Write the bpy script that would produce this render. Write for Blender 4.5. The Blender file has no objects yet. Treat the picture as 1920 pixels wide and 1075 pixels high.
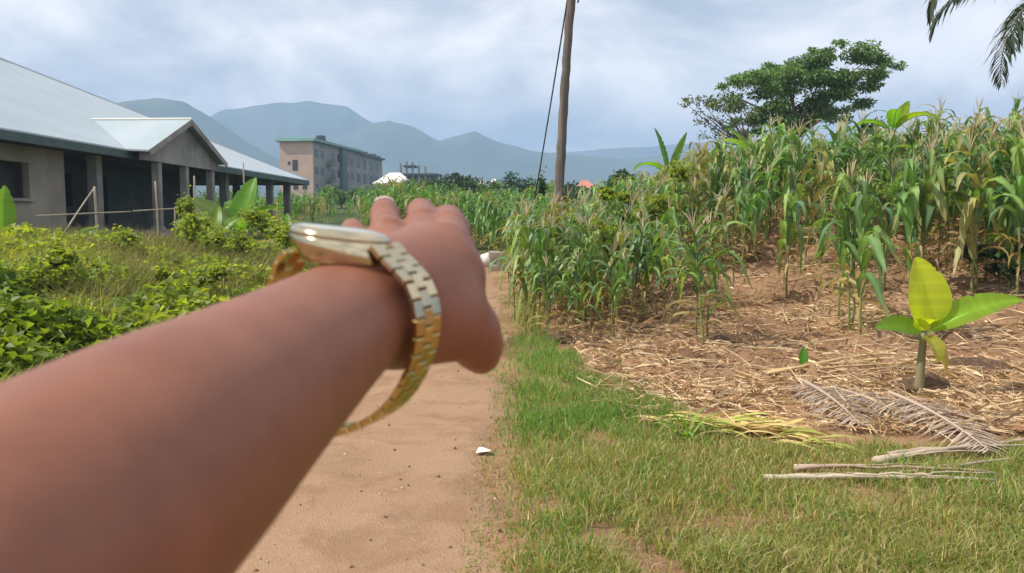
import bpy, bmesh, math, random
import numpy as np
from mathutils import Vector, Matrix

rng = np.random.default_rng(11)
random.seed(11)
R = math.radians
SC = bpy.context.scene
COL = SC.collection

# ------------------------------------------------------------------ camera
FPX = 1500.0                       # focal length in pixels of the 1920 px wide photograph
CAM = np.array((0.0, 0.0, 1.55))
PITCH = math.atan(122.0 / FPX)
FW = np.array((0.0, math.cos(PITCH), -math.sin(PITCH)))
UP = np.array((0.0, math.sin(PITCH), math.cos(PITCH)))
RT = np.array((1.0, 0.0, 0.0))
cd = bpy.data.cameras.new('camera')
cd.sensor_width = 36.0
cd.lens = 36.0 * FPX / 1920.0
cd.clip_start = 0.01
cd.clip_end = 20000
cd.dof.use_dof = True
cd.dof.focus_distance = 9.0
cd.dof.aperture_fstop = 17.0
cam = bpy.data.objects.new('camera', cd)
cam.location = CAM
cam.rotation_euler = (math.pi / 2 - PITCH, 0, 0)
COL.objects.link(cam)
SC.camera = cam

# ------------------------------------------------------------------ world, sun, exposure
SUN_DIR = Vector((-0.66, -0.11, 0.745)).normalized()     # towards the sun
w = bpy.data.worlds.new('World'); SC.world = w; w.use_nodes = True
nt = w.node_tree; nt.nodes.clear()
def N(tree, typ, **kw):
    n = tree.nodes.new(typ)
    for k, v in kw.items(): setattr(n, k, v)
    return n
def L(tree, a, b): tree.links.new(a, b)
def ramp(tree, fac, stops, interp='LINEAR'):
    r = N(tree, 'ShaderNodeValToRGB'); r.color_ramp.interpolation = interp
    while len(r.color_ramp.elements) < len(stops): r.color_ramp.elements.new(0.5)
    for e, (p, c) in zip(r.color_ramp.elements, stops):
        e.position = p; e.color = (*c, 1) if len(c) == 3 else c
    L(tree, fac, r.inputs[0]); return r.outputs[0]
sky = N(nt, 'ShaderNodeTexSky', sky_type='NISHITA', sun_disc=False)
sky.sun_elevation = math.asin(SUN_DIR.z); sky.sun_rotation = math.atan2(SUN_DIR.x, SUN_DIR.y)
sky.dust_density = 2.0
tc = N(nt, 'ShaderNodeTexCoord')
sep = N(nt, 'ShaderNodeSeparateXYZ'); L(nt, tc.outputs['Generated'], sep.inputs[0])
za = N(nt, 'ShaderNodeMath', operation='ABSOLUTE'); L(nt, sep.outputs[2], za.inputs[0])
zz = N(nt, 'ShaderNodeMath', operation='ADD'); zz.inputs[1].default_value = 0.42; L(nt, za.outputs[0], zz.inputs[0])
dx = N(nt, 'ShaderNodeMath', operation='DIVIDE'); L(nt, sep.outputs[0], dx.inputs[0]); L(nt, zz.outputs[0], dx.inputs[1])
dy = N(nt, 'ShaderNodeMath', operation='DIVIDE'); L(nt, sep.outputs[1], dy.inputs[0]); L(nt, zz.outputs[0], dy.inputs[1])
cmb = N(nt, 'ShaderNodeCombineXYZ'); L(nt, dx.outputs[0], cmb.inputs[0]); L(nt, dy.outputs[0], cmb.inputs[1])
def wnoise(scale, detail, rough, off, dist=0.0):
    m = N(nt, 'ShaderNodeMapping'); m.inputs['Location'].default_value = off
    L(nt, cmb.outputs[0], m.inputs[0])
    n = N(nt, 'ShaderNodeTexNoise'); n.inputs['Scale'].default_value = scale
    n.inputs['Detail'].default_value = detail; n.inputs['Roughness'].default_value = rough
    n.inputs['Distortion'].default_value = dist
    L(nt, m.outputs[0], n.inputs[0]); return n.outputs['Fac']
n1 = wnoise(2.4, 8, 0.57, (3.1, 1.7, 0), 0.35)
n2 = wnoise(4.6, 4, 0.5, (7.3, 2.2, 1.0), 0.3)
CLD = 8.3
ccol = ramp(nt, n1, [(0.36, (0.55*CLD, 0.60*CLD, 0.68*CLD)), (0.44, (0.78*CLD, 0.79*CLD, 0.84*CLD)),
                     (0.52, (1.06*CLD, 1.03*CLD, 1.04*CLD)), (0.62, (1.42*CLD, 1.34*CLD, 1.30*CLD))])
cov = ramp(nt, n2, [(0.30, (0.88,)*3), (0.62, (1.0,)*3)])
mx = N(nt, 'ShaderNodeMixRGB'); L(nt, cov, mx.inputs[0]); L(nt, sky.outputs[0], mx.inputs[1]); L(nt, ccol, mx.inputs[2])
bg = N(nt, 'ShaderNodeBackground'); bg.inputs[1].default_value = 0.1; L(nt, mx.outputs[0], bg.inputs[0])
wo = N(nt, 'ShaderNodeOutputWorld'); L(nt, bg.outputs[0], wo.inputs[0])

sl = bpy.data.lights.new('sun', 'SUN'); sl.energy = 5.0; sl.angle = R(0.6); sl.color = (1.0, 0.945, 0.84)
so = bpy.data.objects.new('sun', sl); so.location = (-20, -10, 40)
so.rotation_euler = SUN_DIR.to_track_quat('Z', 'Y').to_euler(); COL.objects.link(so)

SC.view_settings.view_transform = 'Standard'; SC.view_settings.look = 'None'
SC.view_settings.exposure = 0.38; SC.view_settings.gamma = 1.0; SC.view_settings.use_curve_mapping = False
SC.cycles.use_denoising = True
SC.cycles.max_bounces = 6; SC.cycles.diffuse_bounces = 3; SC.cycles.glossy_bounces = 3
SC.cycles.transmission_bounces = 3; SC.cycles.transparent_max_bounces = 6; SC.cycles.volume_bounces = 0

# ------------------------------------------------------------------ helpers
def P(px, py, d):
    return CAM + FW * d + RT * ((px - 960) / FPX * d) + UP * ((537.5 - py) / FPX * d)
def C2W(v):
    v = np.asarray(v, float); return CAM + v[..., 0:1] * RT + v[..., 1:2] * UP + v[..., 2:3] * FW
def S(t):
    t = np.clip(t, 0, 1); return t * t * (3 - 2 * t)
def bumps(x, y):
    return (0.5*np.sin(1.9*x+0.7*y+1)*np.sin(1.3*y-0.5*x) + 0.3*np.sin(4.1*x+2.2*y)*np.sin(3.7*y-1.1*x+2)
            + 0.2*np.sin(8.3*x-3*y)*np.sin(7.1*y+2.5*x))
def path_c(y):                       # centre line and half width of the dirt path
    y = np.asarray(y, float)
    return -1.15 - 1.0 * S((y - 12) / 22) - 7.0 * S((y - 24) / 24), 1.05 + 0*y
def gz(x, y):
    x = np.asarray(x, float); y = np.asarray(y, float)
    z = 1.75 * S((y - 9.2) / 10.5) * S((x - 0.2) / 7.0)
    z = z + 0.75 * S((-2.6 - x) / 7) * S((y - 1) / 6)
    k = S((x + 11) / 4.5)
    far_r = 0.05 * np.clip(y - 24, 0, 130) + 0.018 * np.clip(y - 154, 0, 3000)
    far_l = 0.10 * np.clip(y - 51, 0, 14) + 0.045 * np.clip(y - 65, 0, 90) + 0.018 * np.clip(y - 154, 0, 3000)
    z = z + k * far_r + (1 - k) * far_l
    fld = S((x - 0.6) / 1.2) * S((y - 6.2) / 2.0) * S((40 - y) / 8)
    z = z + 0.13 * bumps(x, y) * fld
    pc, hw = path_c(y)
    off = np.abs(x - pc)
    z = z + 0.03 * S((off - hw) / 0.5) * S((60 - y) / 10) + 0.018 * bumps(x * 1.3, y * 1.1) * S((60 - y) / 10)
    return z
def G(px, py, dmin=2.5, dmax=400):    # where the line of sight through a photo pixel meets the ground
    d = np.geomspace(dmin, dmax, 4000)
    p = CAM[None] + FW[None]*d[:, None] + RT[None]*((px-960)/FPX*d)[:, None] + UP[None]*((537.5-py)/FPX*d)[:, None]
    h = p[:, 2] - gz(p[:, 0], p[:, 1])
    i = np.argmax(h < 0) if (h < 0).any() else len(d) - 1
    return np.array((p[i, 0], p[i, 1], gz(p[i, 0], p[i, 1])))
def onG(x, y, dz=0.0): return np.array((x, y, float(gz(x, y)) + dz))

def mesh_np(name, V, F, col=None, smooth=False):
    V = np.asarray(V, np.float32)
    me = bpy.data.meshes.new(name)
    Fs = F if isinstance(F, list) and len(F) and isinstance(F[0], np.ndarray) and F[0].ndim == 2 else None
    if Fs is None and isinstance(F, np.ndarray): Fs = [F]
    if Fs is None:
        me.from_pydata([tuple(map(float, v)) for v in V], [], [tuple(int(i) for i in f) for f in F])
    else:
        Fs = [f for f in Fs if len(f)]
        idx = np.concatenate([f.ravel() for f in Fs]).astype(np.int32)
        sizes = np.concatenate([np.full(len(f), f.shape[1]) for f in Fs]).astype(np.int32)
        st = np.concatenate([[0], np.cumsum(sizes)[:-1]]).astype(np.int32)
        me.vertices.add(len(V)); me.vertices.foreach_set('co', V.ravel())
        me.loops.add(len(idx)); me.loops.foreach_set('vertex_index', idx)
        me.polygons.add(len(sizes)); me.polygons.foreach_set('loop_start', st); me.polygons.foreach_set('loop_total', sizes)
        me.update(calc_edges=True)
    if col is not None:
        c = np.ones((len(V), 4), np.float32); c[:, :3] = col
        a = me.attributes.new('Col', 'FLOAT_COLOR', 'POINT'); a.data.foreach_set('color', c.ravel())
    if smooth:
        me.polygons.foreach_set('use_smooth', np.ones(len(me.polygons), bool))
    me.update()
    return me
def put(name, me, mat=None, parent=None):
    o = bpy.data.objects.new(name, me)
    if mat is not None and not me.materials: me.materials.append(mat)
    COL.objects.link(o)
    if parent is not None: o.parent = parent
    return o
def tag(o, label=None, cat=None, group=None, kind=None):
    if label: o['label'] = label
    if cat: o['category'] = cat
    if group: o['group'] = group
    if kind: o['kind'] = kind
    return o
def thing(name, loc, label, cat, group=None, rz=0.0):
    o = bpy.data.objects.new(name, None); o.location = tuple(map(float, loc)); o.rotation_euler = (0, 0, rz)
    o.empty_display_size = 0.1
    COL.objects.link(o); return tag(o, label, cat, group)
def part(name, V, F, mat, parent, col=None, smooth=False, kind=None):   # V in world space, parent unrotated
    V = np.asarray(V, float) - np.array(parent_loc(parent))
    o = put(name, mesh_np(name, V, F, col, smooth), mat, parent)
    if kind: o['kind'] = kind
    return o
def parent_loc(o):
    v = Vector((0, 0, 0))
    while o is not None: v += o.location; o = o.parent
    return v
class MB:
    def __init__(s): s.V = []; s.F = []; s.C = []
    def add(s, V, F, c=None):
        o = len(s.V); s.V += [tuple(map(float, v)) for v in V]; s.F += [tuple(int(i)+o for i in f) for f in F]
        if c is not None: s.C += [c]*len(V)
        return s
    def box(s, lo, hi, c=None):
        (a, b, d), (e, f, g) = lo, hi
        return s.add([(a,b,d),(e,b,d),(e,f,d),(a,f,d),(a,b,g),(e,b,g),(e,f,g),(a,f,g)],
                     [(0,3,2,1),(4,5,6,7),(0,1,5,4),(1,2,6,5),(2,3,7,6),(3,0,4,7)], c)
    def frame_box(s, o, u, v, n, U, Vv, Nn, c=None):   # box in an oriented frame with ranges along u, v, n
        o, u, v, n = map(np.asarray, (o, u, v, n))
        pts = [o+u*a+v*b+n*d for d in Nn for (a, b) in ((U[0],Vv[0]),(U[1],Vv[0]),(U[1],Vv[1]),(U[0],Vv[1]))]
        return s.add(pts, [(0,3,2,1),(4,5,6,7),(0,1,5,4),(1,2,6,5),(2,3,7,6),(3,0,4,7)], c)
    def tube(s, pts, rads, n=8, c=None, cap=True):
        V, F = tube(pts, rads, n, cap); return s.add(V, F, c)
def tube(pts, rads, n=8, cap=True):
    pts = np.asarray(pts, float); m = len(pts)
    rads = np.full(m, rads) if np.isscalar(rads) else np.asarray(rads, float)
    T = np.gradient(pts, axis=0); T /= np.linalg.norm(T, axis=1)[:, None] + 1e-12
    ref = np.array((0.31, 0.17, 0.93)) if abs(T[0] @ np.array((0.31, 0.17, 0.93))) < 0.9 else np.array((1.0, 0.1, 0))
    V = []
    for i in range(m):
        a = np.cross(T[i], ref); a /= np.linalg.norm(a); b = np.cross(T[i], a)
        ref = np.cross(a, T[i])
        for k in range(n):
            th = 2*math.pi*k/n; V.append(pts[i] + rads[i]*(a*math.cos(th)+b*math.sin(th)))
    F = [(i*n+k, i*n+(k+1) % n, (i+1)*n+(k+1) % n, (i+1)*n+k) for i in range(m-1) for k in range(n)]
    if cap: F += [tuple(range(n-1, -1, -1)), tuple((m-1)*n+k for k in range(n))]
    return V, F
def bezier(p0, p1, p2, n):
    t = np.linspace(0, 1, n)[:, None]; p0, p1, p2 = map(np.asarray, (p0, p1, p2))
    return (1-t)**2*p0 + 2*t*(1-t)*p1 + t*t*p2

# ------------------------------------------------------------------ materials
def newmat(name):
    m = bpy.data.materials.new(name); m.use_nodes = True; t = m.node_tree; t.nodes.clear()
    out = N(t, 'ShaderNodeOutputMaterial'); b = N(t, 'ShaderNodeBsdfPrincipled'); L(t, b.outputs[0], out.inputs[0])
    return m, t, b, out
def coords(t, kind='Object', scale=(1, 1, 1)):
    c = N(t, 'ShaderNodeTexCoord'); mp = N(t, 'ShaderNodeMapping'); mp.inputs['Scale'].default_value = scale
    L(t, c.outputs[kind], mp.inputs[0]); return mp.outputs[0]
def noise(t, vec, scale, detail=5, rough=0.55, dist=0.0):
    n = N(t, 'ShaderNodeTexNoise'); n.inputs['Scale'].default_value = scale; n.inputs['Detail'].default_value = detail
    n.inputs['Roughness'].default_value = rough; n.inputs['Distortion'].default_value = dist
    L(t, vec, n.inputs[0]); return n.outputs['Fac']
def mixc(t, f, a, b, typ='MIX'):
    m = N(t, 'ShaderNodeMixRGB', blend_type=typ)
    for s, v in ((m.inputs[0], f), (m.inputs[1], a), (m.inputs[2], b)):
        if isinstance(v, (int, float)): s.default_value = v
        elif isinstance(v, tuple): s.default_value = (*v, 1)
        else: L(t, v, s)
    return m.outputs[0]
def bump(t, b, h, strength, dist):
    n = N(t, 'ShaderNodeBump'); n.inputs['Strength'].default_value = strength; n.inputs['Distance'].default_value = dist
    L(t, h, n.inputs['Height']); L(t, n.outputs[0], b.inputs['Normal'])
def noisy(name, c1, c2, scale=3, rough=0.8, metal=0.0, bstr=0.3, bdist=0.01, c3=None, vscale=(1,1,1), s2=None, spec=0.5):
    m, t, b, _ = newmat(name); v = coords(t, 'Object', vscale)
    f = noise(t, v, scale); c = ramp(t, f, [(0.3, c1), (0.7, c2)])
    if c3 is not None:
        g = noise(t, v, (s2 or scale*0.3), 6, 0.65); gm = ramp(t, g, [(0.48, (0,)*3), (0.66, (1,)*3)]); c = mixc(t, gm, c, c3)
    L(t, c, b.inputs['Base Color']); b.inputs['Roughness'].default_value = rough; b.inputs['Metallic'].default_value = metal
    b.inputs['Specular IOR Level'].default_value = spec
    if bstr: bump(t, b, noise(t, v, scale*4, 6, 0.65), bstr, bdist)
    return m
def foliage(name, transl=0.35, rough=0.5, rnd=0.25, spec=0.35):
    m, t, b, out = newmat(name)
    a = N(t, 'ShaderNodeAttribute', attribute_name='Col')
    oi = N(t, 'ShaderNodeObjectInfo')
    hs = N(t, 'ShaderNodeHueSaturation')
    mr = N(t, 'ShaderNodeMapRange'); mr.inputs[3].default_value = 1-rnd; mr.inputs[4].default_value = 1+rnd
    L(t, oi.outputs['Random'], mr.inputs[0]); wn2 = N(t, 'ShaderNodeMapRange'); wn2.inputs[3].default_value = 0.5-0.05*rnd; wn2.inputs[4].default_value = 0.5+0.07*rnd
    fr = N(t, 'ShaderNodeMath', operation='FRACT'); mu = N(t, 'ShaderNodeMath', operation='MULTIPLY'); mu.inputs[1].default_value = 7.31
    L(t, oi.outputs['Random'], mu.inputs[0]); L(t, mu.outputs[0], fr.inputs[0]); L(t, fr.outputs[0], wn2.inputs[0]); L(t, wn2.outputs[0], hs.inputs['Hue'])
    L(t, mr.outputs[0], hs.inputs['Value']); L(t, a.outputs['Color'], hs.inputs['Color'])
    L(t, hs.outputs[0], b.inputs['Base Color']); b.inputs['Roughness'].default_value = rough
    b.inputs['Specular IOR Level'].default_value = spec
    tr = N(t, 'ShaderNodeBsdfTranslucent')
    tcx = mixc(t, 1.0, hs.outputs[0], (1.55, 1.5, 0.55), 'MULTIPLY'); L(t, tcx, tr.inputs[0])
    mixs = N(t, 'ShaderNodeMixShader'); mixs.inputs[0].default_value = transl
    L(t, b.outputs[0], mixs.inputs[1]); L(t, tr.outputs[0], mixs.inputs[2]); L(t, mixs.outputs[0], out.inputs[0])
    return m
M = {}
M['leaf'] = foliage('leaf', 0.38, 0.5, 0.0)
M['weed_leaf'] = foliage('weed_leaf', 0.5, 0.5, 0.0)
M['maize_leaf'] = foliage('maize_leaf', 0.34, 0.46, 0.32, 0.4)
M['banana_leaf'] = foliage('banana_leaf', 0.6, 0.4, 0.05, 0.4)
M['tree_leaf'] = foliage('tree_leaf', 0.22, 0.5, 0.1)
M['straw'] = foliage('straw', 0.12, 0.75, 0.1, 0.2)
M['bark'] = noisy('bark', (0.10, 0.07, 0.05), (0.19, 0.14, 0.10), 9, 0.9, bstr=0.7, vscale=(1, 1, 0.2))
M['dark_soil'] = noisy('dark_soil', (0.12, 0.075, 0.05), (0.20, 0.125, 0.08), 12, 0.95, bstr=0.9, bdist=0.04, c3=(0.28, 0.18, 0.11), s2=6, spec=0.1)
M['pole'] = noisy('pole', (0.075, 0.062, 0.053), (0.13, 0.108, 0.092), 7, 0.85, bstr=0.6, bdist=0.02, vscale=(3, 3, 0.15), c3=(0.20, 0.165, 0.14))
M['cable'] = noisy('cable', (0.02, 0.02, 0.022), (0.04, 0.04, 0.045), 5, 0.6, bstr=0)
M['plaster'] = noisy('plaster', (0.23, 0.205, 0.17), (0.32, 0.285, 0.24), 0.8, 0.9, c3=(0.17, 0.15, 0.13), bdist=0.01)
M['concrete'] = noisy('concrete', (0.19, 0.185, 0.18), (0.29, 0.28, 0.265), 1.5, 0.9, c3=(0.14, 0.13, 0.12))
M['mud_plinth'] = noisy('mud_plinth', (0.24, 0.19, 0.16), (0.34, 0.27, 0.23), 1.2, 0.95, c3=(0.16, 0.12, 0.10))
M['fascia'] = noisy('fascia', (0.035, 0.065, 0.062), (0.06, 0.095, 0.09), 3, 0.6, bstr=0.1)
M['veranda'] = noisy('veranda', (0.06, 0.068, 0.066), (0.105, 0.11, 0.105), 0.9, 0.9, c3=(0.05, 0.05, 0.05))  # deep shade under the veranda roof put into wall and soffit colour
M['inside_shade'] = noisy('inside_shade', (0.03, 0.03, 0.03), (0.05, 0.048, 0.045), 2, 0.95, bstr=0)  # gloom of the unlit rooms painted as near-black on the backing sheets
M['block'] = noisy('block', (0.33, 0.29, 0.24), (0.46, 0.41, 0.34), 6, 0.95, c3=(0.24, 0.20, 0.15))
M['pink_wall'] = noisy('pink_wall', (0.42, 0.30, 0.235), (0.50, 0.37, 0.295), 0.4, 0.9, bstr=0, c3=(0.44, 0.31, 0.24))
M['grey_wall'] = noisy('grey_wall', (0.20, 0.20, 0.19), (0.28, 0.27, 0.25), 0.5, 0.9, bstr=0, c3=(0.15, 0.15, 0.145))
M['teal_roof'] = noisy('teal_roof', (0.04, 0.15, 0.13), (0.07, 0.20, 0.17), 0.4, 0.5, bstr=0)
M['white_roof'] = noisy('white_roof', (0.66, 0.57, 0.53), (0.76, 0.68, 0.64), 0.6, 0.6, bstr=0, c3=(0.5, 0.4, 0.36))
M['red_roof'] = noisy('red_roof', (0.42, 0.15, 0.10), (0.52, 0.20, 0.14), 0.6, 0.7, bstr=0)
M['white_wall'] = noisy('white_wall', (0.60, 0.58, 0.53), (0.70, 0.68, 0.64), 0.6, 0.9, bstr=0)
M['glass_dark'] = noisy('glass_dark', (0.02, 0.025, 0.03), (0.035, 0.04, 0.045), 1, 0.25, bstr=0)
M['stick'] = noisy('stick', (0.26, 0.22, 0.17), (0.40, 0.35, 0.28), 10, 0.9, bstr=0.4, bdist=0.005)
M['mountain'] = noisy('mountain', (0.035, 0.06, 0.03), (0.07, 0.10, 0.05), 0.012, 0.95, bstr=0, c3=(0.09, 0.09, 0.06), s2=0.006)
def metal_roof():
    m, t, b, _ = newmat('roof_sheet'); v = coords(t, 'Object')
    c = ramp(t, noise(t, v, 0.35, 6, 0.6), [(0.3, (0.33, 0.40, 0.43)), (0.7, (0.44, 0.50, 0.53))])
    L(t, c, b.inputs['Base Color']); b.inputs['Metallic'].default_value = 0.25; b.inputs['Roughness'].default_value = 0.42
    bump(t, b, noise(t, v, 3, 3), 0.08, 0.01); return m
M['roof_sheet'] = metal_roof()
def soil_mat():
    m, t, b, _ = newmat('soil'); v = coords(t, 'Object')
    f1 = noise(t, v, 0.9, 6, 0.6); f2 = noise(t, v, 9, 6, 0.7); f3 = noise(t, v, 45, 4, 0.7)
    c = ramp(t, f1, [(0.32, (0.235, 0.125, 0.07)), (0.5, (0.345, 0.195, 0.11)), (0.68, (0.42, 0.26, 0.155))])
    c = mixc(t, ramp(t, f2, [(0.4, (0,)*3), (0.7, (0.75,)*3)]), c, (0.45, 0.285, 0.165))
    c = mixc(t, ramp(t, f3, [(0.30, (0.55,)*3), (0.46, (0,)*3)]), c, (0.14, 0.08, 0.045))
    pt = noise(t, v, 0.55, 5, 0.6, 0.4); c = mixc(t, ramp(t, pt, [(0.36, (0.75,)*3), (0.48, (0,)*3)]), c, (0.15, 0.085, 0.055))
    # beyond the field the land is covered with green growth
    sp = N(t, 'ShaderNodeSeparateXYZ'); L(t, v, sp.inputs[0])
    mr = N(t, 'ShaderNodeMapRange'); mr.inputs[1].default_value = 24; mr.inputs[2].default_value = 34; L(t, sp.outputs[1], mr.inputs[0])
    c = mixc(t, mr.outputs[0], c, ramp(t, noise(t, v, 0.25, 6), [(0.35, (0.05, 0.085, 0.025)), (0.65, (0.10, 0.12, 0.04))]))
    L(t, c, b.inputs['Base Color']); b.inputs['Roughness'].default_value = 0.95; b.inputs['Specular IOR Level'].default_value = 0.1
    add = N(t, 'ShaderNodeMath', operation='ADD'); L(t, f2, add.inputs[0]); L(t, f3, add.inputs[1])
    bump(t, b, add.outputs[0], 0.8, 0.05); return m
M['soil'] = soil_mat()
def path_mat():
    m, t, b, _ = newmat('packed_dirt'); v = coords(t, 'Object')
    f1 = noise(t, v, 0.7, 5, 0.6); f2 = noise(t, v, 14, 6, 0.7); f3 = noise(t, v, 90, 3, 0.6); f4 = noise(t, coords(t, 'Object', (2.5, 0.5, 1)), 2.2, 4, 0.6)
    c = ramp(t, f1, [(0.3, (0.30, 0.187, 0.112)), (0.7, (0.375, 0.243, 0.152))])
    c = mixc(t, ramp(t, f4, [(0.45, (0,)*3), (0.7, (0.55,)*3)]), c, (0.365, 0.22, 0.137))
    pt = noise(t, v, 1.9, 6, 0.68, 0.6); c = mixc(t, ramp(t, pt, [(0.40, (0.55,)*3), (0.52, (0,)*3)]), c, (0.235, 0.135, 0.08))
    c = mixc(t, ramp(t, f2, [(0.58, (0,)*3), (0.72, (0.7,)*3)]), c, (0.44, 0.285, 0.185))
    c = mixc(t, ramp(t, f3, [(0.28, (0.6,)*3), (0.38, (0,)*3)]), c, (0.22, 0.12, 0.07))
    L(t, c, b.inputs['Base Color']); b.inputs['Roughness'].default_value = 0.95; b.inputs['Specular IOR Level'].default_value = 0.1
    add = N(t, 'ShaderNodeMath', operation='ADD'); L(t, f2, add.inputs[0]); L(t, f3, add.inputs[1])
    bump(t, b, add.outputs[0], 0.7, 0.022); return m
M['path'] = path_mat()
def skin_mat():
    m, t, b, _ = newmat('skin'); v = coords(t, 'Object')
    f = noise(t, v, 34, 5, 0.65); g = noise(t, v, 110, 4, 0.6)
    c = ramp(t, f, [(0.3, (0.178, 0.064, 0.035)), (0.7, (0.235, 0.089, 0.051))])
    c = mixc(t, ramp(t, g, [(0.55, (0,)*3), (0.75, (0.35,)*3)]), c, (0.21, 0.060, 0.036))
    mo = noise(t, v, 14, 2, 0.4); c = mixc(t, ramp(t, mo, [(0.70, (0,)*3), (0.78, (0.18,)*3)]), c, (0.14, 0.06, 0.035))
    L(t, c, b.inputs['Base Color']); b.inputs['Roughness'].default_value = 0.48; b.inputs['Specular IOR Level'].default_value = 0.4
    b.inputs['Subsurface Weight'].default_value = 0.12; b.inputs['Subsurface Radius'].default_value = (1.0, 0.35, 0.2)
    b.inputs['Subsurface Scale'].default_value = 0.004
    vv = N(t, 'ShaderNodeTexVoronoi'); vv.inputs['Scale'].default_value = 700; L(t, v, vv.inputs[0])
    wr = noise(t, coords(t, 'Object', (1, 1, 1)), 160, 5, 0.7); ad = N(t, 'ShaderNodeMath', operation='ADD'); L(t, vv.outputs['Distance'], ad.inputs[0]); L(t, wr, ad.inputs[1])
    bump(t, b, ad.outputs[0], 0.10, 0.0006); return m
M['skin'] = skin_mat()
M['nail'] = noisy('nail', (0.50, 0.30, 0.22), (0.58, 0.38, 0.29), 60, 0.3, bstr=0)
M['steel'] = noisy('steel', (0.50, 0.43, 0.28), (0.58, 0.50, 0.34), 40, 0.14, metal=1.0, bstr=0.03, bdist=0.001)
M['gold_steel'] = noisy('gold_steel', (0.52, 0.39, 0.14), (0.62, 0.48, 0.20), 40, 0.16, metal=1.0, bstr=0.03, bdist=0.001)
M['crystal'] = noisy('crystal', (0.40, 0.41, 0.37), (0.46, 0.46, 0.42), 20, 0.08, bstr=0)
M['paper'] = noisy('paper', (0.66, 0.55, 0.50), (0.78, 0.68, 0.63), 30, 0.8, bstr=0.2, bdist=0.005)

# ------------------------------------------------------------------ ground and path
def axis(segs):
    out = []
    for a, b, st in segs: out += list(np.arange(a, b, st))
    return np.array(out + [segs[-1][1]])
gx = axis([(-3000, -600, 200), (-600, -100, 40), (-100, -30, 6), (-30, -8, 0.6), (-8, 12, 0.11), (12, 30, 0.6), (30, 100, 6), (100, 600, 40), (600, 3000, 200)])
gy = axis([(-60, -4, 7), (-4, 2.5, 0.6), (2.5, 14, 0.10), (14, 30, 0.25), (30, 60, 1.2), (60, 200, 6), (200, 800, 40), (800, 3200, 200)])
XX, YY = np.meshgrid(gx, gy, indexing='ij')
ZZ = gz(XX, YY)
near = (YY > 5) & (YY < 30) & (XX > 0.8) & (XX < 14)
ZZ = ZZ + near * 0.045 * rng.standard_normal(XX.shape) * S((YY-6)/2)
def grid_faces(nx, ny):
    i, j = np.meshgrid(np.arange(nx-1), np.arange(ny-1), indexing='ij'); a = (i*ny+j).ravel()
    return np.stack([a, a+ny, a+ny+1, a+1], 1)
g = put('ground', mesh_np('ground', np.stack([XX.ravel(), YY.ravel(), ZZ.ravel()], 1), grid_faces(*XX.shape), smooth=True), M['soil'])
tag(g, kind='structure')
py_ = np.concatenate([np.arange(-4, 14, 0.08), np.arange(14, 40, 0.2)])
nu = 22; us = np.linspace(-1, 1, nu)
pc, hw = path_c(py_)
jf = S((15-py_)/4)
jl = 0.10*np.sin(py_*2.1)+0.06*np.sin(py_*5.3+1)+0.04*jf*rng.standard_normal(len(py_))
jr = 0.07*np.sin(py_*1.7+2)+0.05*np.sin(py_*6.1)+0.035*jf*rng.standard_normal(len(py_))
PX = pc[:, None] + np.where(us[None] < 0, us[None]*(hw+jl)[:, None], us[None]*(hw+jr)[:, None])
PY = np.repeat(py_[:, None], nu, 1)
PZ = gz(PX, PY) + 0.012 - 0.02*(np.abs(us)[None] > 0.99) + 0.004*rng.standard_normal(PX.shape)
tag(put('path', mesh_np('path', np.stack([PX.ravel(), PY.ravel(), PZ.ravel()], 1), grid_faces(*PX.shape), smooth=True), M['path']), kind='structure')

# ------------------------------------------------------------------ mountains
def mountain(name, D, prof, depth, seed):
    r = np.random.default_rng(seed)
    pxs = np.linspace(prof[0][0], prof[-1][0], 150)
    ys = np.interp(pxs, [p[0] for p in prof], [p[1] for p in prof])
    ys = ys + np.convolve(r.standard_normal(150), np.ones(5)/5, 'same')*2.2
    top = np.array([P(a, b, D) for a, b in zip(pxs, ys)])
    rows = []
    for k, s in enumerate(np.linspace(-1, 1, 25)):
        h = (1-abs(s))**1.15
        q = top.copy(); q[:, 1] += s*depth
        rough = 1 + 0.10*np.convolve(r.standard_normal(150), np.ones(7)/7, 'same')*(1-h)*h*8*0.6
        q[:, 2] = -3 + (top[:, 2]+3)*h*rough
        q[:, 0] *= (D + s*depth*0.6)/D
        rows.append(q)
    V = np.array(rows)
    tag(put(name, mesh_np(name, V.reshape(-1, 3), grid_faces(25, 150), smooth=True), M['mountain']), kind='structure')
mountain('mountain', 1300, [(-500, 300), (-150, 250), (80, 222), (240, 190), (300, 184), (345, 190), (390, 218), (440, 250), (520, 300), (620, 330), (760, 365), (900, 400)], 260, 1)
mountain('mountain', 1900, [(60, 330), (330, 250), (420, 205), (500, 196), (580, 190), (650, 200), (700, 232), (760, 262), (900, 330), (1100, 380)], 380, 2)
mountain('mountain', 1600, [(300, 380), (520, 300), (620, 262), (690, 232), (730, 226), (775, 238), (820, 266), (870, 252), (890, 246), (925, 262), (1000, 284), (1080, 292), (1180, 300), (1260, 288), (1350, 300), (1600, 330), (2300, 380)], 320, 3)
mountain('mountain', 2300, [(800, 360), (1000, 290), (1200, 276), (1400, 262), (1700, 280), (2100, 250), (2600, 330)], 400, 4)

# ------------------------------------------------------------------ haze
hz = MB().box((-2700, -200, -5), (2900, 2900, 300))
m, t, b, out = newmat('haze_air'); t.nodes.remove(b)
pv = N(t, 'ShaderNodeVolumePrincipled'); pv.inputs['Color'].default_value = (0.44, 0.67, 1.0, 1); pv.inputs['Density'].default_value = 0.00064
pv.inputs['Anisotropy'].default_value = 0.0
L(t, pv.outputs[0], out.inputs['Volume'])
ho = put('haze', mesh_np('haze', hz.V, hz.F), m); tag(ho, kind='stuff')

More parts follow.
